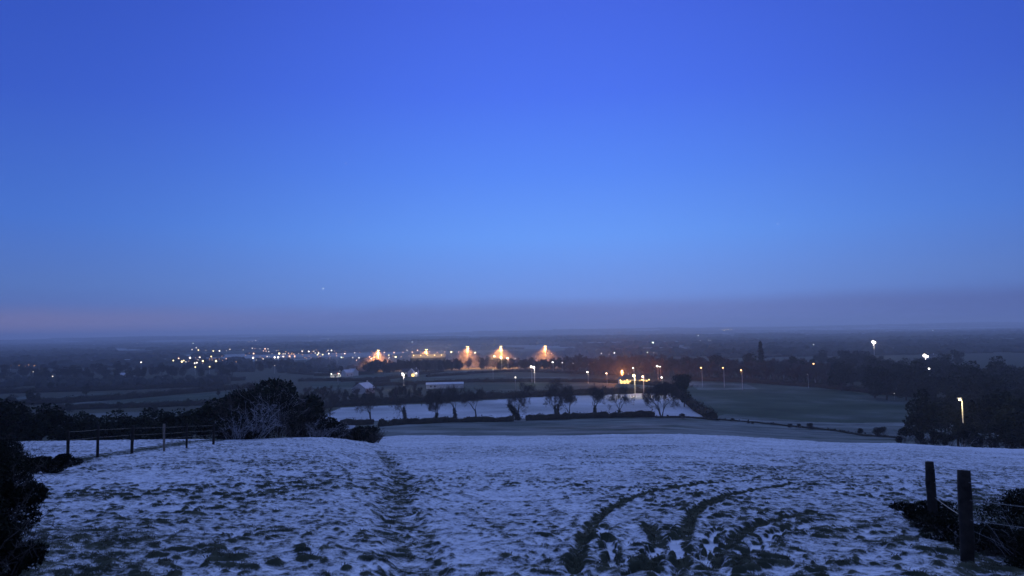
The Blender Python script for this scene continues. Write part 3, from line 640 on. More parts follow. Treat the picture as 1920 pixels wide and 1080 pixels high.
for i, (x_, Y_, H_, s_, lb_) in enumerate([(1722, 185, 13.5, 1.0, 'large shadowy tree standing before the black wood, left of the near lamp'), (1790, 170, 9, 1.3, 'low spreading dark tree below the near lamp'),
        (1850, 175, 13, 1.2, 'dark tree right of the near lamp'), (1905, 160, 12, 1.2, 'dark tree at the right edge of the view'), (1760, 210, 9, 1.2, 'dark tree behind the large shadowy tree'),
        (1945, 150, 12, 1.2, 'dark tree half out of the right edge'), (1820, 150, 6, 1.5, 'low dark thorn tree at the field edge below the near lamp'), (1880, 145, 6.5, 1.6, 'low dark thorn tree at the field edge near the right edge')]):
    put('dense_tree', DENSE[i % 5], A(x_, Y_), H_/10*s_, i*2.1, lb_, 'tree', 'shadowy trees on the right', H_/10)
for i in range(12):
    put('dense_tree', DENSE[i % 5], A(1735+i*19, 235+(i*37) % 70), R0.uniform(1.0, 1.4), i*2.3, 'dark tree filling the gap between the near shadowy trees and the black wood', 'tree', 'gap filling dark trees on the right', R0.uniform(.9, 1.2))
for i in range(9):   # small bits of hedge at the field crest on the right
    put('bush', BUSH[i % 4], A(1690+i*28, 138+R0.uniform(-6, 8)), R0.uniform(1.1, 1.7), i, 'dark scrub along the right hand field edge', 'bush', 'scrub along the right hand field edge')

# --- left: bushes and trees behind the fence, seen at 50 to 130 m
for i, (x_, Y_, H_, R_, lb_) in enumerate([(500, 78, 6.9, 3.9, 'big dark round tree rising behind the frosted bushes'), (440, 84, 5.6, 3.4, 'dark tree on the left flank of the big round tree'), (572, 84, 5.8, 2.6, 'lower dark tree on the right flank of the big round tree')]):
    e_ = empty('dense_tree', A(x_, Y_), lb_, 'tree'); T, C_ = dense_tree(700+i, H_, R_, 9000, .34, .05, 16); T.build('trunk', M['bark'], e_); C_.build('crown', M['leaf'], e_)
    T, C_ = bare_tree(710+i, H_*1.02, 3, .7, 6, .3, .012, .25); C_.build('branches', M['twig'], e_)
for i, (x_, Y_, rx, h, fr, lb_) in enumerate([(475, 56, 2.0, 2.9, .75, 'frosted bramble bush with pale arching twigs at the fence end'), (440, 54, 1.4, 2.0, .5, 'smaller frosted bush left of the arching bramble'),
        (520, 64, 2.4, 4.2, .45, 'tall frosted thorn bush in front of the big round tree'), (560, 62, 1.9, 2.7, .05, 'dark bush between the frosted thorn and the pale thicket'),
        (600, 62, 1.7, 1.9, .8, 'pale tangled bramble thicket on the field edge'), (632, 63, 1.4, 1.5, .4, 'low tangled bush right of the pale thicket'), (672, 64, 1.5, 1.35, .0, 'black low bush near the right end of the field edge scrub'),
        (700, 66, 1.2, 1.5, .0, 'black bush at the right tip of the field edge scrub'), (655, 64, 1.6, 1.0, .1, 'low black scrub mound on the field edge')]):
    put('bush', bush_mesh(800+i, rx, 1.3, h, int(1500*rx), .13, [M['gorse'], M['frost_twig'], M['twig']], 110, 9, fr, .022), A(x_, Y_, 820), 1, 0, lb_, 'bush', 'scrub bushes on the left field edge')
for i, (x_, Y_, H_) in enumerate([(-20, 95, 6.8), (50, 100, 6.2), (110, 96, 5.2), (165, 100, 5.0), (225, 98, 4.8), (290, 96, 5.4), (345, 95, 5.0), (385, 92, 5.2), (15, 80, 5.5), (80, 82, 4.6), (200, 84, 3.9), (260, 84, 3.6), (320, 82, 4.0), (140, 84, 4.2), (410, 84, 5)]):
    put('thorn_tree', DENSE[i % 5], A(x_, Y_), H_/10*1.35, i*1.7, 'black thorn tree in the hedge belt behind the left fence', 'tree', 'thorn trees behind the left fence', H_/10)
for i, (x_, y_, w_) in enumerate([(160, 742, 1.5), (95, 735, 1.3), (225, 771, .8), (290, 778, .9), (60, 760, 1.6), (350, 765, .9), (130, 775, .9), (470, 745, 1.0), (410, 741, .8), (20, 772, 1.4), (395, 720, .7), (520, 735, .8)]):
    put('dense_tree', DENSE[i % 5], G(x_, y_), w_*.6, i*1.1, 'hedgerow tree among the dark pastures on the left', 'tree', 'hedgerow trees on the left', w_*.55)
# near dark gorse, lower left corner and left edge
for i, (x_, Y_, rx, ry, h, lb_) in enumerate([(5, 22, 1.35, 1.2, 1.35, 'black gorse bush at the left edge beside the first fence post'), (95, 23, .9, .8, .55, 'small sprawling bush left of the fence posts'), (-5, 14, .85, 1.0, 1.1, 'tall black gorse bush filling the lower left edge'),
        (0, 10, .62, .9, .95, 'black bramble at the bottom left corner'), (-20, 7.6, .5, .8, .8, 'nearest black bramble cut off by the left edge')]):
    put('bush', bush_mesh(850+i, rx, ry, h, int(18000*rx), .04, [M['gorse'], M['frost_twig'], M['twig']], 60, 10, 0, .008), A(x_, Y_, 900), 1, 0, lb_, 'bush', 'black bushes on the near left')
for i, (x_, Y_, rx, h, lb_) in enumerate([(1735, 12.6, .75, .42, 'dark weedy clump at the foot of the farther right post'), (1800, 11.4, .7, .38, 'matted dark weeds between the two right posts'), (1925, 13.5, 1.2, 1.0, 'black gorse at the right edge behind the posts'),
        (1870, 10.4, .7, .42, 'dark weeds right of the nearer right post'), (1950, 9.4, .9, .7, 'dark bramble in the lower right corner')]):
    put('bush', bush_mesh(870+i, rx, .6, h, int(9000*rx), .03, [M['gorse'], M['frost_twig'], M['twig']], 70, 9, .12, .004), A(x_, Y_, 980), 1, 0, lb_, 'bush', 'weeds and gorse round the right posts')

# ------------------------------------------------------------------ fences
def post_mb(h, r, seed, lean=(0, 0), cap=.0):
    rnd = random.Random(seed); B = MB(); n = 9; pts = []; rs_ = []
    for i in range(n): t = i/(n-1); pts.append(Vector((lean[0]*t+rnd.gauss(0, .004), lean[1]*t+rnd.gauss(0, .004), -.3+(h+.3)*t))); rs_.append(r*rnd.uniform(.93, 1.05))
    rs_[-1] *= .9; B.tube(pts, rs_, 10); return B
def wire_mb(p, q, sag, r, n=12):
    B = MB(); B.tube([p.lerp(q, i/n)-Vector((0, 0, sag*4*(i/n)*(1-i/n))) for i in range(n+1)], [r]*(n+1), 4); return B
def fence(name, posts, label, wires, wr, cat='fence', mats=None, ends=()):
    base = posts[0][0]; e_ = empty(name, base, label, cat)
    for i, (p, h, r, m_) in enumerate(posts): o = post_mb(h, r, i+5, ((i % 3-1)*.03, 0)).build('post', M[m_], e_, True); o.location = p-base
    seq = [p for p, *_ in posts]
    seq = ([ends[0]] if ends and ends[0] else [])+seq+([ends[1]] if len(ends) > 1 and ends[1] else [])
    for hz in wires:
        B = MB()
        for a, b in zip(seq[:-1], seq[1:]):
            w_ = wire_mb(a-base+Vector((0, -.06, hz)), b-base+Vector((0, -.06, hz)), .015, wr); n = len(B.v); B.v += w_.v; B.f += [tuple(i+n for i in f) for f in w_.f]; B.m += w_.m
        B.build('wire', M['wire'], e_)
    return e_
fence('wire_fence', [(A(128, 27, 860), 1.2, .055, 'post'), (A(183, 30, 855), 1.3, .055, 'post'), (A(247, 33, 845), 1.25, .07, 'post'), (A(308, 36, 838), 1.3, .06, 'post_pale'), (A(350, 40, 828), 1.3, .055, 'post'), (A(400, 44, 828), 1.25, .07, 'post')],
      'old post and wire fence crossing the snow on the left', [.35, .6, .85, 1.15], .003)
pR1 = A(1750, 12.4, 950); pR2 = A(1814, 9.6, 1030)
fence('wire_fence', [(pR1, 1.12, .075, 'post'), (pR2, 1.16, .082, 'post')], 'two dark timber posts with slack wire at the right corner', [.55, .8, 1.02], .004, ends=(None, Vector((8.2, 6.4, float(base_z(8.2, 6.4))))))

# ------------------------------------------------------------------ lamps and lights
WHT = (1, .88, .78); ORG = (1, .50, .17); YEL = (1, .80, .38); PNK = (1, .56, .38); BLU = (.85, .93, 1); GRN = (.86, 1, .80)
def setglow(o, colour, power): o.color = (*colour, 1); o['lamp_power'] = float(power)
def lamp_proto():
    e_ = bpy.data.objects.new('street_lamp', None); COL.objects.link(e_)
    B = MB(); B.tube([Vector((0, 0, -.2)), Vector((0, 0, 1.2)), Vector((0, 0, 1.25)), Vector((0, 0, 8.6)), Vector((-.05, 0, 9.0)), Vector((-.3, 0, 9.2))], [.17, .17, .11, .09, .08, .07], 8); B.build('pole', M['pole'], e_, True)
    B = MB(); B.box(-.9, -.1, -.2, .2, 9.3, 9.42); B.build('lamp_housing', M['pole'], e_)
    B = MB(); B.ico((-.4, 0, 9.05), .6, 2, 0, (1, .8, .8)); B.build('lamp_head', M['glow'], e_, True); return e_
LP = lamp_proto()
def street_lamp(x, y, h, label, colour=WHT, power=14, light=900, Y=None, group='street lamps in the valley', rz=0.0, glowscale=1.0):
    p = A(x, Y) if Y else G(x, y, h)
    o = copy_tree(LP); o.location = p; s_ = h/9.1; o.scale = (s_, s_, s_); o.rotation_euler.z = rz; tag(o, label, 'street lamp', group)
    for ch in o.children:
        if ch.name.startswith('lamp_head'): setglow(ch, colour, power); ch.scale = (glowscale,)*3; ch.location = (-.4*(1-glowscale), 0, 9.1*(1-glowscale))
    if light:
        l = bpy.data.lights.new('lamp_bulb', 'POINT'); l.energy = light; l.color = colour; l.shadow_soft_size = .3
        lo = bpy.data.objects.new('lamp_bulb', l); COL.objects.link(lo); lo.parent = o; lo.location = (-.9, -.9, 8.3)
    return o
SLs = [(647, 663, 11, 'tall street lamp on the right edge of the town lights', PNK, 12, 900), (669, 675, 8, 'street lamp over the red lit bank left of the clump', PNK, 10, 200),
 (730, 671, 10.5, 'dim street lamp, first of three right of the leftmost orange mast', WHT, 10, 500), (742.5, 669, 11.5, 'bright street lamp, second of three right of the leftmost orange mast', YEL, 16, 2200),
 (776.5, 668.5, 11, 'street lamp left of the floodlit wall', WHT, 9, 700), (816, 670, 11.5, 'brightest street lamp with thick white post at the end of the floodlit wall', WHT, 20, 5200), (822, 670, 11, 'street lamp hard right of the brightest thick posted lamp', WHT, 12, 1500),
 (828.5, 665, 12, 'tall thin street lamp right of the floodlit wall', WHT, 9, 900), (847, 660, 13, 'street lamp standing alone between the second and third orange masts', YEL, 14, 1500), (892, 661, 13, 'street lamp just right of the third orange mast', YEL, 15, 3000),
 (928, 668, 12.5, 'left of the three street lamps under the fourth orange mast', YEL, 16, 2600), (940.5, 670, 13, 'middle of the three street lamps under the fourth orange mast', YEL, 18, 4800), (952.5, 671.5, 12.5, 'right of the three street lamps under the fourth orange mast', PNK, 16, 3200),
 (997, 687.5, 11, 'left lamp of the close pair in front of the bare wood', WHT, 14, 600), (1002, 688.5, 11.5, 'right lamp of the close pair with white post before the bare wood', WHT, 16, 3400),
 (1037, 679, 9, 'round white street lamp under the rightmost orange mast', WHT, 12, 300), (1055, 680, 8.5, 'street lamp second in the row leading right to the lit farm', WHT, 8, 0), (1075.5, 681.5, 8.5, 'street lamp third in the row leading right to the lit farm', WHT, 8, 0), (1098.5, 681.5, 8.5, 'street lamp fourth in the row leading right to the lit farm', WHT, 8, 0),
 (1102.5, 697.5, 8, 'low white street lamp among bare trees left of the lit farm', WHT, 13, 500), (1138, 700, 7.5, 'warm oval street lamp nearest left of the lit farm', PNK, 13, 400), (1188.5, 690, 11, 'white lamp in the branches above the lit farm', WHT, 10, 200),
 (1190, 704, 11, 'bright street lamp with long white post before the lit farm', YEL, 22, 5200), (1206.5, 706, 9.5, 'street lamp with reddish post at the right end of the lit farm', PNK, 15, 2200),
 (1233.5, 686.5, 10, 'left lamp of the tight pair right of the lit farm', WHT, 11, 200), (1238.5, 687.5, 10, 'right lamp of the tight pair right of the lit farm', WHT, 9, 0), (1241.5, 707.5, 7, 'large white lamp low in the trees right of the lit farm', WHT, 15, 500),
 (1316, 689.5, 12, 'leftmost of three yellow lamps along the brown wood', ORG, 9, 90), (1357, 689.5, 12, 'middle of three yellow lamps along the brown wood', ORG, 7, 60), (1391, 694, 11.5, 'rightmost of three yellow lamps along the brown wood', ORG, 9, 200),
 (1527, 682, 13, 'lone yellow lamp right of the brown wood', ORG, 8, 60), (1515, 702, 8, 'very dim lamp on a thin pole at the dark wood', WHT, .5, 0), (1743, 691, 9, 'small white lamp below the pair of yard floodlights', WHT, 14, 0), (1677, 738, 3, 'tiny white light at the right end of the green field', WHT, 5, 0)]
for x_, y_, h_, lb_, c_, pw_, li_ in SLs: street_lamp(x_, y_, h_, lb_, c_, pw_, li_, rz=R0.uniform(-.3, .3), glowscale=(.5 if pw_ < 11 else .85))
NLY = 158; NLH = raydir(1795, 749)[2]*NLY-A(1801, NLY, 760).z
street_lamp(1801, 752, NLH, 'nearest street lamp with arm reaching left over the dark trees', YEL, 12, 900, Y=NLY, group='street lamps in the valley', glowscale=.36)
# --- five high orange masts
def mast_proto():
    e_ = bpy.data.objects.new('high_mast_light', None); COL.objects.link(e_)
    B = MB(); B.tube([Vector((0, 0, -.3)), Vector((0, 0, 12)), Vector((0, 0, 24.2))], [.28, .22, .17], 10); B.build('mast', M['pole'], e_, True)
    B = MB(); B.tube([Vector((0, 0, 24.2)), Vector((0, 0, 24.4))], [.7, .6], 14)
    for k in range(8): a = k*math.pi/4; B.tube([Vector((0, 0, 24.3)), Vector((math.cos(a)*1.1, math.sin(a)*1.1, 24.2))], [.08, .08], 4)
    B.build('head_ring', M['pole'], e_)
    for k in range(6):
        a = k*math.pi/3; B = MB(); B.ico((math.cos(a)*.95, math.sin(a)*.95, 23.95), .42, 1, 0, (1, 1, .6)); o = B.build('floodlight', M['glow'], e_, True); setglow(o, (1, .72, .28), 12)
    return e_
MP = mast_proto()
for x_, y_, k_, lb_ in [(709.5, 657, 1.25, 'leftmost orange high mast light above the dark clump'), (800, 655.5, .75, 'second orange high mast light from the left over the floodlit wall'), (877.5, 650, .85, 'middle one of the five orange high mast lights'), (940, 649.5, 1.25, 'fourth orange high mast light, above three street lamps'), (1023, 649, .8, 'rightmost orange high mast light above the bare wood')]:
    o = copy_tree(MP); o.location = A(x_, 760, 690); d = raydir(x_, y_); z_ = d[2]*760; o.scale = (1, 1, (z_-o.location.z)/24.0); tag(o, lb_, 'mast light', 'orange high mast lights')
    l = bpy.data.lights.new('mast_beam', 'SPOT'); l.energy = 215000*k_; l.color = (1, .39, .10); l.spot_size = rad(128); l.spot_blend = 1.0; l.shadow_soft_size = 1.0
    lo = bpy.data.objects.new('mast_beam', l); COL.objects.link(lo); lo.parent = o; lo.location = (-.6, -1.3, 23.3)
remove_tree(MP)
# --- small town lights: one small mesh each (post and lamp), too far to show parts
def tl_mesh(w):
    B = MB(); B.tube([Vector((0, 0, -.3)), Vector((0, 0, 8))], [.12, .09], 5); B.ico((0, 0, 8.0), w, 1, 1); return B.mesh('street_lamp', [M['pole'], M['glow']], True)
TLM = {}
def town(x, y, c_, b, label, group, name='street_lamp', cat='street lamp', h=8):
    p = G(x, y, h, 300); Y = p.y; wpx = Y/740; w = round(min(3.2, max(.45, wpx*(.36+.13*b))), 1)
    if w not in TLM: TLM[w] = tl_mesh(w)
    o = put(name, TLM[w], p, 1, 0, label, cat, group)
    if Y > 7000: d = raydir(x, y); o.location = Vector((d[0]*7000, 7000, float(base_z(d[0]*7000, 7000)))); zt = d[2]*7000-o.location.z; o.scale.z = 1; o.location.z = max(o.location.z, o.location.z+zt-8)
    setglow(o, c_, [0, .7, 1.4, 2.8, 5][b])
TOWN1 = [(325,676,3,YEL),(335,672,3,PNK),(341,678,4,YEL),(344.5,676,3,YEL),(348.5,678.5,2,WHT),(356,671,4,WHT),(374.5,670,3,WHT),(371.5,675.5,3,WHT),(369,680,3,WHT),(365,681,3,WHT),(380.5,677,4,YEL),(396,668.5,3,YEL),(405,677,4,YEL),(416,668,1,PNK),(424,672.5,2,PNK),(411,673,1,PNK),(393,674.5,1,ORG),(398,675,1,ORG)]
TOWN2 = [(360,655.5,2,WHT),(368,652,2,WHT),(372,656.5,3,YEL),(386,657,1,WHT),(400,658,3,YEL),(411.5,658,3,WHT),(424.5,657.5,1,WHT),(431,655,2,WHT),(456,656,1,WHT),(362,644,2,GRN),(409,641,1,WHT)]
TOWN3 = [(473,653,2,WHT),(478,653.5,1,PNK),(487.5,654,1,WHT),(497,654,3,PNK),(502.5,654,2,WHT),(494,658,2,PNK),(499,658.5,2,PNK),(504,659,2,WHT),(475.5,663,3,PNK),(474.5,671,4,WHT),(480.5,675,1,WHT),(493.5,673,2,WHT),(501,668.5,2,WHT),(505,668.5,1,WHT),(510,663.5,1,WHT),(515,670,4,WHT),(521.5,670,4,WHT),(518,657.5,1,WHT),
 (523.5,663,4,YEL),(531,663.5,2,WHT),(534.5,663.5,2,WHT),(531,668.5,3,WHT),(541,662.5,2,PNK),(543,668,3,PNK),(547,664,2,ORG),(551,664,2,PNK),(552.5,668,3,PNK),(560,663,1,WHT),(566.5,658.5,3,WHT),(579,659,3,WHT),(588.5,658.5,2,WHT),(591,662,2,WHT),(595.5,665,3,YEL),(597.5,662,3,WHT),(605,665,3,YEL),(615,657,2,WHT),(616.5,663,3,WHT),(621.5,657,3,WHT),(630.5,662.5,2,PNK),(631,667,2,PNK),(640,670,3,GRN),(643,670.5,2,YEL),(661.5,670.5,2,WHT),(673,671,3,WHT),(665,661.5,2,WHT),(667,666,1,WHT)]
for t_, lb_, gp_ in ((TOWN1, 'street lamp in the yellowish left hand light cluster of the town', 'lamps of the left town cluster'), (TOWN2, 'street lamp in the sparse upper row above the left cluster', 'lamps of the sparse upper left row'), (TOWN3, 'street lamp in the dense pinkish middle cluster of the town', 'lamps of the dense town cluster')):
    for x_, y_, b_, c_ in t_: town(x_, y_, c_, b_, lb_, gp_)
for i in range(46): town(R0.gauss(560, 55), R0.uniform(656, 672), PNK if i % 3 else ORG, 1, 'street lamp in the dense pinkish middle cluster of the town', 'lamps of the dense town cluster')
for i in range(12): town(R0.gauss(385, 25), R0.uniform(668, 681), PNK if i % 2 else ORG, 1, 'street lamp in the yellowish left hand light cluster of the town', 'lamps of the left town cluster')
ROW = [(697,659,1,ORG),(700,661.5,2,ORG),(720.5,661,3,PNK),(739,661,3,PNK),(755.5,660.5,2,PNK),(763,656.5,2,WHT),(773,660.5,3,PNK),(783,657,3,PNK),(789,660,1,PNK),(805,660,2,PNK),(819.5,661,2,PNK),(767,667.5,1,PNK),(752,669,2,PNK),(737,668,2,ORG),(729,666,3,YEL),(693,669,3,PNK),(701,670,3,PNK),(696,672.5,3,WHT),(834,660,2,PNK),(834.5,665.5,2,ORG),(860,660,2,PNK),(871,660.5,2,ORG),(883,661,2,ORG),(897,662.5,2,ORG),(959,663,3,PNK),(966,672.5,2,WHT),(1034,663,2,PNK)]
for x_, y_, b_, c_ in ROW: town(x_, y_, c_, b_, 'small pinkish road lamp on the raised road between the orange masts', 'small lamps along the raised road')
SINGLE = [(232,646.5,2,BLU,'faint bluish light on the hazy left ridge'),(257,645,1,BLU,'faintest bluish light right of the one on the left ridge'),(264.5,684,3,WHT,'lone white light above the left fields'),(366,694,3,YEL,'left lamp of the lower pair under the yellowish cluster'),(393,693.5,3,YEL,'right lamp of the lower pair under the yellowish cluster'),
 (467,642,1,WHT,'left of three faint lights above the dense cluster'),(473,641,1,WHT,'middle of three faint lights above the dense cluster'),(479,639.5,2,WHT,'right of three faint lights above the dense cluster'),(581,631,2,BLU,'bluish light left above the dense cluster'),(615,637,2,BLU,'bluish light on the far ridge right of the dense cluster'),(645,630,1,BLU,'faint far light left of the brightest ridge light'),
 (752.5,624,3,BLU,'brightest bluish light high on the far ridge'),(773,643,2,BLU,'bluish light on the slope above the second mast'),(62,703.5,1,WHT,'dim light in the left wood, left one'),(98.5,713,2,WHT,'dim light in the left wood, right one'),(515,691,1,WHT,'dim light below the dense cluster'),
 (1224,645.5,4,GRN,'bright greenish light on the far slope right of centre'),(1214,665,2,GRN,'left of two small lights below the greenish light'),(1226,666,1,WHT,'right of two small lights below the greenish light'),(1152,666,3,WHT,'brightest of the four small lights left of the brown wood'),(1142,669,1,WHT,'third of the four small lights left of the brown wood'),(1127.5,667,2,WHT,'second of the four small lights left of the brown wood'),(1118,660,1,WHT,'topmost of the four small lights left of the brown wood'),
 (1088,678,1,WHT,'faint light above the row leading to the lit farm'),(1022,678,2,WHT,'small light below the rightmost mast'),(1309,631,2,BLU,'bluish far light left of the ridge cluster'),(1313,641,1,BLU,'lower faint light left of the ridge cluster'),(1329,640,1,BLU,'left of the pair of faint lights below the ridge cluster'),(1332,641,1,BLU,'right of the pair of faint lights below the ridge cluster'),
 (1164,623,1,BLU,'faint far light on the ridge, right of centre'),(1149,624,1,BLU,'faintest far light on the ridge, right of centre'),(1229,626,1,BLU,'left one of two touching far ridge lights'),(1232,626,1,BLU,'right one of two touching far ridge lights'),(1525.5,649.5,2,BLU,'faint light above the lone yellow lamp'),(1749,621,2,BLU,'faint light on the far right ridge'),(633.5,708,2,(1,.3,.25),'small red light below the lit white cottage'),(966.5,717,3,WHT,'white light in the straight hedge right of the shed'),(924.5,701,1,WHT,'faint white light beside the hedge below the middle lamps'),(1468,698,1,WHT,'faint light inside the brown wood')]
for x_, y_, b_, c_, lb_ in SINGLE: town(x_, y_, c_, b_, lb_, None, 'lamp', 'lamp', h=5)
for x_, y_, b_ in [(1352,618.5,2),(1355,618,2),(1358,619.5,3),(1360.5,619,3),(1363,618,2),(1366,617.5,3),(1369,618.5,2),(1371.5,617.5,2)]: town(x_, y_, YEL, b_, 'tiny light in the bright cluster on the far ridge', 'lights of the bright far ridge cluster', 'lamp', 'lamp')
for i in range(9): town(R0.uniform(0, 75), 685.5+R0.uniform(-1.5, 1), ORG, 1, 'dull orange light glimpsed over the wood at the left edge', 'orange lights over the left wood', 'lamp', 'lamp')
# floodlights
def floodlight(x, ytop, Y, label, power, size, light):
    p = A(x, Y, 660); d = raydir(x, ytop); H_ = d[2]*Y-p.z; e_ = empty('floodlight_mast', p, label, 'floodlight')
    B = MB(); B.tube([Vector((0, 0, -.3)), Vector((0, 0, H_))], [.38, .26], 8); B.build('mast', M['pole'], e_, True)
    B = MB(); B.box(-1.6, 2.2, -.15, .15, H_-.2, H_+.15); B.build('crossarm', M['pole'], e_)
    for q, dx in enumerate((-.9, 1.6)):
        B = MB(); B.ico((dx, -.3, H_+.1-q*.8), size*(1-.45*q), 2); o = B.build('floodlight', M['glow'], e_, True); setglow(o, WHT, power)
    if light:
        l = bpy.data.lights.new('mast_lamp', 'POINT'); l.energy = light; l.color = WHT; l.shadow_soft_size = .5
        lo = bpy.data.objects.new('mast_lamp', l); COL.objects.link(lo); lo.parent = e_; lo.location = (0, -1.4, H_-1.5)
floodlight(1639, 641, 900, 'tall white floodlight mast beyond the black wood', 9, 1.5, 9000)
floodlight(1735, 667, 620, 'pair of dazzling yard floodlights in the black wood', 9, 1.3, 3000)


# ------------------------------------------------------------------ buildings
def house(loc, rz, L, Dp, wall, roof, label, wins=(), lit=(), roofmat='slate', chim=True, wallmat='render', cat='house', name='house', doors=()):
    e_ = empty(name, loc, label, cat, None, rz)
    B = MB(); B.prism([(-Dp/2, -.5), (Dp/2, -.5), (Dp/2, wall), (0, wall+roof-.05), (-Dp/2, wall)], -L/2, L/2); B.build('wall', M[wallmat], e_)
    B = MB()
    t = .22; o_ = .35; k = roof/(Dp/2)
    B.prism([(-Dp/2-o_, wall-o_*k), (0, wall+roof), (0, wall+roof+t), (-Dp/2-o_, wall-o_*k+t)], -L/2-.3, L/2+.3)
    B.prism([(0, wall+roof), (Dp/2+o_, wall-o_*k), (Dp/2+o_, wall-o_*k+t), (0, wall+roof+t)], -L/2-.3, L/2+.3); r_ = B.build('roof', M[roofmat], e_)
    if chim:
        B = MB(); B.box(L*.38-.35, L*.38+.35, -.3, .3, wall+roof-.4, wall+roof+1.0); B.box(L*.38-.42, L*.38+.42, -.37, .37, wall+roof+1.003, wall+roof+1.15); B.build('chimney', M[wallmat], r_)
    for wx, wz in wins:
        f = MB(); f.box(wx-.62, wx+.62, -Dp/2-.06, -Dp/2+.02, wz-.6, wz+.6); fo = f.build('window', M['render'], e_)
        f = MB(); f.box(wx-.5, wx+.5, -Dp/2-.075, -Dp/2-.063, wz-.48, wz+.48); f.build('pane', M['win_lit'] if (wx, wz) in lit else M['window'], fo)
    for wx in doors:
        f = MB(); f.box(wx-.5, wx+.5, -Dp/2-.05, -Dp/2+.02, 0, 2.05); f.build('door', M['post'], e_)
    return e_
def wall_light(parent, x, y, z, energy, colour, soft=.3):
    l = bpy.data.lights.new('wall_lamp', 'POINT'); l.energy = energy; l.color = colour; l.shadow_soft_size = soft
    o = bpy.data.objects.new('wall_lamp', l); COL.objects.link(o); o.parent = parent; o.location = (x, y, z)
    B = MB(); B.ico((x, y+.1, z), .3, 1); g_ = B.build('lamp_head', M['glow'], parent, True); setglow(g_, colour, 12)
h1 = house(G(630, 707.5), .1, 8.5, 6, 2.8, 2.0, 'white cottage with its whole front floodlit', [(-3, 1.6), (-1.2, 1.6), (1.4, 1.6), (3.2, 1.6)], doors=(0.2,))
wall_light(h1, -3.2, -5.5, 3.2, 1400, (1, .95, .75)); wall_light(h1, 3.2, -5.5, 3.4, 1400, (1, .95, .75))
house(G(651, 706), 1.0, 9, 6, 3.6, 2.4, 'pale two storey house with gable turned to the right of the lit cottage', [(-2.5, 1.4), (2.2, 1.4)], roofmat='roofsnow')
house(G(663, 704.5), -.9, 8, 5.5, 3.6, 2.6, 'pale gabled house beside the dark clump, rightmost of the three cottages', [(-2, 1.5), (1.5, 1.5)], roofmat='roofsnow')
h2 = house(G(770, 706), -.08, 13, 7, 4.0, 2.6, 'long pale farmhouse with yellow lit window', [(-4.5, 1.5), (-2, 1.5), (4.0, 1.5), (-4.5, 3.2), (-2, 3.2)], roofmat='slate')
gb = MB(); gb.prism([(-2.6, -.5), (2.6, -.5), (2.6, 4.2), (0, 7), (-2.6, 4.2)], 0, 4.5); gw = gb.build('front_gable', M['render'], h2); gw.rotation_euler.z = -math.pi/2; gw.location = (1.8, -3.4, 0)
gb = MB(); gb.box(2.6, 4.8, -8.05, -7.9, .6, 2.6); gb.build('lit_window', M['win_lit'], h2)
wall_light(h2, -6.5, -4.8, 3.0, 900, WHT); wall_light(h2, 5.8, -5.2, 3.0, 700, WHT)
street_lamp(757, 703, 9.5, 'bright yard lamp on a pole left of the long farmhouse', WHT, 22, 3600, glowscale=1.0)
house(G(834, 727.5), .10, 24, 8, 2.6, 1.0, 'long low white shed in the middle fields', [(x, 1.4) for x in (-9, -6.5)], roofmat='roofsnow', chim=False, cat='shed', name='shed')
house(G(682, 738), 1.25, 11, 9, 3.4, 3.0, 'dark gabled house with snow lined roof above the thicket', [(-2.5, 1.6), (2.5, 1.6)], wallmat='concrete', roofmat='roofsnow')
house(G(744, 690), .3, 9, 6, 2.8, 2.2, 'small grey roofed house beside the second road lamp', [(-2, 1.5), (2, 1.5)], roofmat='roofsnow')
house(G(308, 720), 1.4, 6, 5, 2.8, 2.4, 'tiny white gabled cottage in the dark left fields', [(0, 1.5)], roofmat='roofsnow')
house(G(236, 708), .2, 14, 6, 2.6, 1.8, 'low pale farm building below the lone white light', [(-3, 1.5), (3, 1.5)], roofmat='roofsnow', cat='farm building', name='farm_building')
remove_tree(LP)
# the lit farm
lf = empty('farmhouse', G(1187, 719.5), 'broad dark roofed farmhouse with a brilliant yellow lit front', 'house', None, .02)
B = MB(); B.box(-9.5, 9.5, -3.5, 3.5, -.6, 2.9); B.build('wall', M['render'], lf)
B = MB(); v = [Vector(p) for p in ((-10, -4, 2.905), (10, -4, 2.905), (10, 4, 2.905), (-10, 4, 2.905), (-6, 0, 6.2), (6, 0, 6.2))]; B.v = v
B.f = [(0, 1, 5, 4), (1, 2, 5), (2, 3, 4, 5), (3, 0, 4), (3, 2, 1, 0)]; B.m = [0]*5; rf = B.build('roof', M['slate'], lf)
B = MB(); B.box(-3.4, -2.7, -.35, .35, 5.6, 7.4); B.build('chimney', M['concrete'], rf)
for i in range(9):  # glowing windows added; they stand for the lamp-lit wall
    wx = -8.4+i*2.1; f = MB(); f.box(wx-.82, wx+.82, -3.58, -3.48, .5, 2.3); fo = f.build('window', M['render'], lf); f = MB(); f.box(wx-.72, wx+.72, -3.60, -3.583, .6, 2.2); f.build('pane', M['win_lit'], fo)
for wx, e1 in ((-9.5, 1300), (-5, 1500), (0, 1500), (5, 1500), (9.6, 1300)): wall_light(lf, wx, -6.2, 2.9, e1*.8, (1, .60, .20))
B = MB(); B.box(-2.5, 1.5, 7, 7.2, 4, 8); 
l = bpy.data.lights.new('yard_lamp', 'POINT'); l.energy = 120000; l.color = (1, .30, .07); l.shadow_soft_size = .8
lo = bpy.data.objects.new('yard_lamp', l); COL.objects.link(lo); lo.parent = lf; lo.location = (-4, 20, 6.5)
B = MB(); B.tube([Vector((-4, 20, -.5)), Vector((-4, 20, 7.2))], [.15, .1], 6); B.build('yard_pole', M['pole'], lf)
B = MB(); B.ico((-4, 20, 7.4), .6, 1); g_ = B.build('lamp_head', M['glow'], lf, True); setglow(g_, (1, .6, .25), 20)
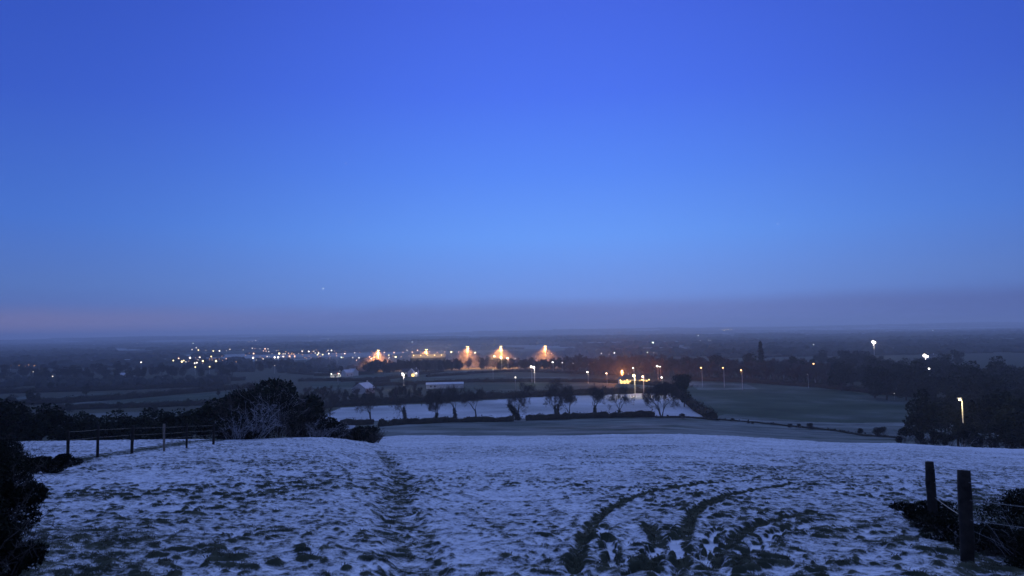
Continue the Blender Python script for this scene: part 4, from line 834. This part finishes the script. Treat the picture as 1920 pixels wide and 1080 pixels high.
# floodlit retaining wall of the raised road
rw = empty('retaining_wall', A(803, 752, 672), 'long pale retaining wall glowing yellow in lamp light behind low trees', 'wall')
zt = raydir(803, 664.5)[2]*752-rw.location.z
em = MB(); em.prism([(-9, -1), (6, -1), (2, zt-3.3), (-1.2, zt-3.3)], -18, 18); emo = em.build('embankment', M['woods'], rw)
B = MB(); B.box(-17, 17, -.4, .4, zt-4, zt)
for k in range(-5, 6): B.box(k*3.2-.25, k*3.2+.25, -.6, -.403, zt-4, zt-.3)
B.build('wall', M['concrete'], rw); B = MB(); B.box(-17.2, 17.2, -.55, .55, zt+.003, zt+.35); B.build('coping', M['concrete'], rw)
for k in range(-2, 3): wall_light(rw, k*7, -5, zt-.6, 2600, (1, .62, .22))  # lamps added along the wall to brighten it beyond the mast's light
# road lamp posts' mast light in the far left: small sheds on the fields
house(G(1745, 674, 0), .2, 10, 6, 3.4, 2.0, 'yard building lit by the pair of floodlights', [(-2, 1.6), (2, 1.6)], cat='farm building', name='farm_building')

# ------------------------------------------------------------------ stars
for x_, y_, s_, lb_ in [(606, 541, 11, 'brightest star, low over the town'), (1458, 420, 9, 'star in the right half of the sky'), (656, 416, 7, 'faint star above the brightest one'), (648, 306, 7, 'faint star highest in the left half of the sky')]:
    d = raydir(x_, y_); B = MB(); B.ico((0, 0, 0), s_, 1); o = B.build('star', M['glow'], None, True); o.location = Vector(d)*20000; setglow(o, BLU, 5 if s_ > 10 else 2.6); tag(o, lb_, 'star')

# ------------------------------------------------------------------ far woodland and hedges, beyond counting
def far_woods():
    rnd = random.Random(77); vs = []; fs = []
    ico = bmesh.new(); bmesh.ops.create_icosphere(ico, subdivisions=2, radius=1); iv = [v.co.copy() for v in ico.verts]; ifc = [tuple(v.index for v in f.verts) for f in ico.faces]; ico.free()
    def lump(x, y, z, rx, ry, rz_):
        b = len(vs); s_ = rnd.random()*50
        for v in iv:
            k = 1+.34*mnoise.noise(Vector((v.x*1.7+s_, v.y*1.7, v.z*1.7))); vs.append((x+v.x*rx*k, y+v.y*ry*k, z+v.z*rz_*k))
        fs.extend(tuple(b+i for i in f) for f in ifc)
    rows = 0
    for p in WL:
        for _k in range(3): lump(p.x+rnd.gauss(0, 5), p.y+rnd.gauss(0, 5), p.z+1.5, rnd.uniform(2.5, 5), rnd.uniform(2.5, 5), rnd.uniform(3, 6))
    while rows < 330:                                                         # tree lines and copses
        Y_ = 950*(8.2**rnd.random()); a = rnd.uniform(-.78, .78); x0 = a*Y_
        if 950 < Y_ < 1500 and -.45 < a < .06: continue
        L = rnd.uniform(60, 360)*(1+Y_/3000); th = rnd.gauss(0, .35); n = int(L/(9+Y_/400)); h = rnd.uniform(5, 10)
        for i in range(n):
            xx = x0+math.cos(th)*L*(i/n-.5); yy = Y_+math.sin(th)*L*(i/n-.5); s_ = 1+Y_/3500
            lump(xx+rnd.gauss(0, 2), yy+rnd.gauss(0, 6), float(base_z(xx, yy))+h*.25, rnd.uniform(5, 10)*s_, rnd.uniform(4, 8)*s_, h*rnd.uniform(.5, 1.0))
        rows += 1
    m_ = bpy.data.meshes.new('distant_woodland'); m_.from_pydata(vs, [], fs); m_.materials.append(M['woods']); o = bpy.data.objects.new('distant_woodland', m_); COL.objects.link(o)
    tag(o, 'hazy blue hedgerows and copses covering the far plain and hills', 'woodland', None, 'stuff')
far_woods()

# ------------------------------------------------------------------ air
def vol_mat(name, colour, dens, an=.0):
    m = bpy.data.materials.new(name); m.use_nodes = True; t = NT(m.node_tree); t.n.clear(); o = t.node('ShaderNodeOutputMaterial')
    p = t.node('ShaderNodeVolumePrincipled'); p.inputs['Color'].default_value = (*colour, 1); p.inputs['Density'].default_value = dens; p.inputs['Anisotropy'].default_value = an
    t.l.new(p.outputs[0], o.inputs[1]); return m
B = MB(); B.box(-13500, 13500, -13500, 13500, -75, 75); hz = B.build('haze', vol_mat('haze_air', (.88, .91, .98), .00024, .45)); tag(hz, 'thin bluish evening haze lying over the whole valley', 'haze', None, 'stuff')
B = MB(); c0 = A(870, 760, 690); n = 28
ring = []
prof = [(0, -2), (1, -2), (1.06, 9), (.99, 18), (.86, 25), (.55, 29), (0, 31)]
for rr_, zz in prof[1:-1]: ring.append(len(B.v)); B.v += [Vector((math.cos(6.2832*k/n)*150*rr_*(1+.05*math.sin(k*2.3)), math.sin(6.2832*k/n)*34*rr_, zz)) for k in range(n)]
for a, b in zip(ring[:-1], ring[1:]):
    for k in range(n): B.f.append((a+k, a+(k+1) % n, b+(k+1) % n, b+k)); B.m.append(0)
B.f.append(tuple(ring[0]+k for k in range(n))[::-1]); B.f.append(tuple(ring[-1]+k for k in range(n))); B.m += [0, 0]
ms = B.build('mist_bank', vol_mat('mist_air', (.95, .93, .93), .0055)); ms.location = c0; tag(ms, 'low orange lit mist hanging round the five high mast lights', 'mist', None, 'stuff')
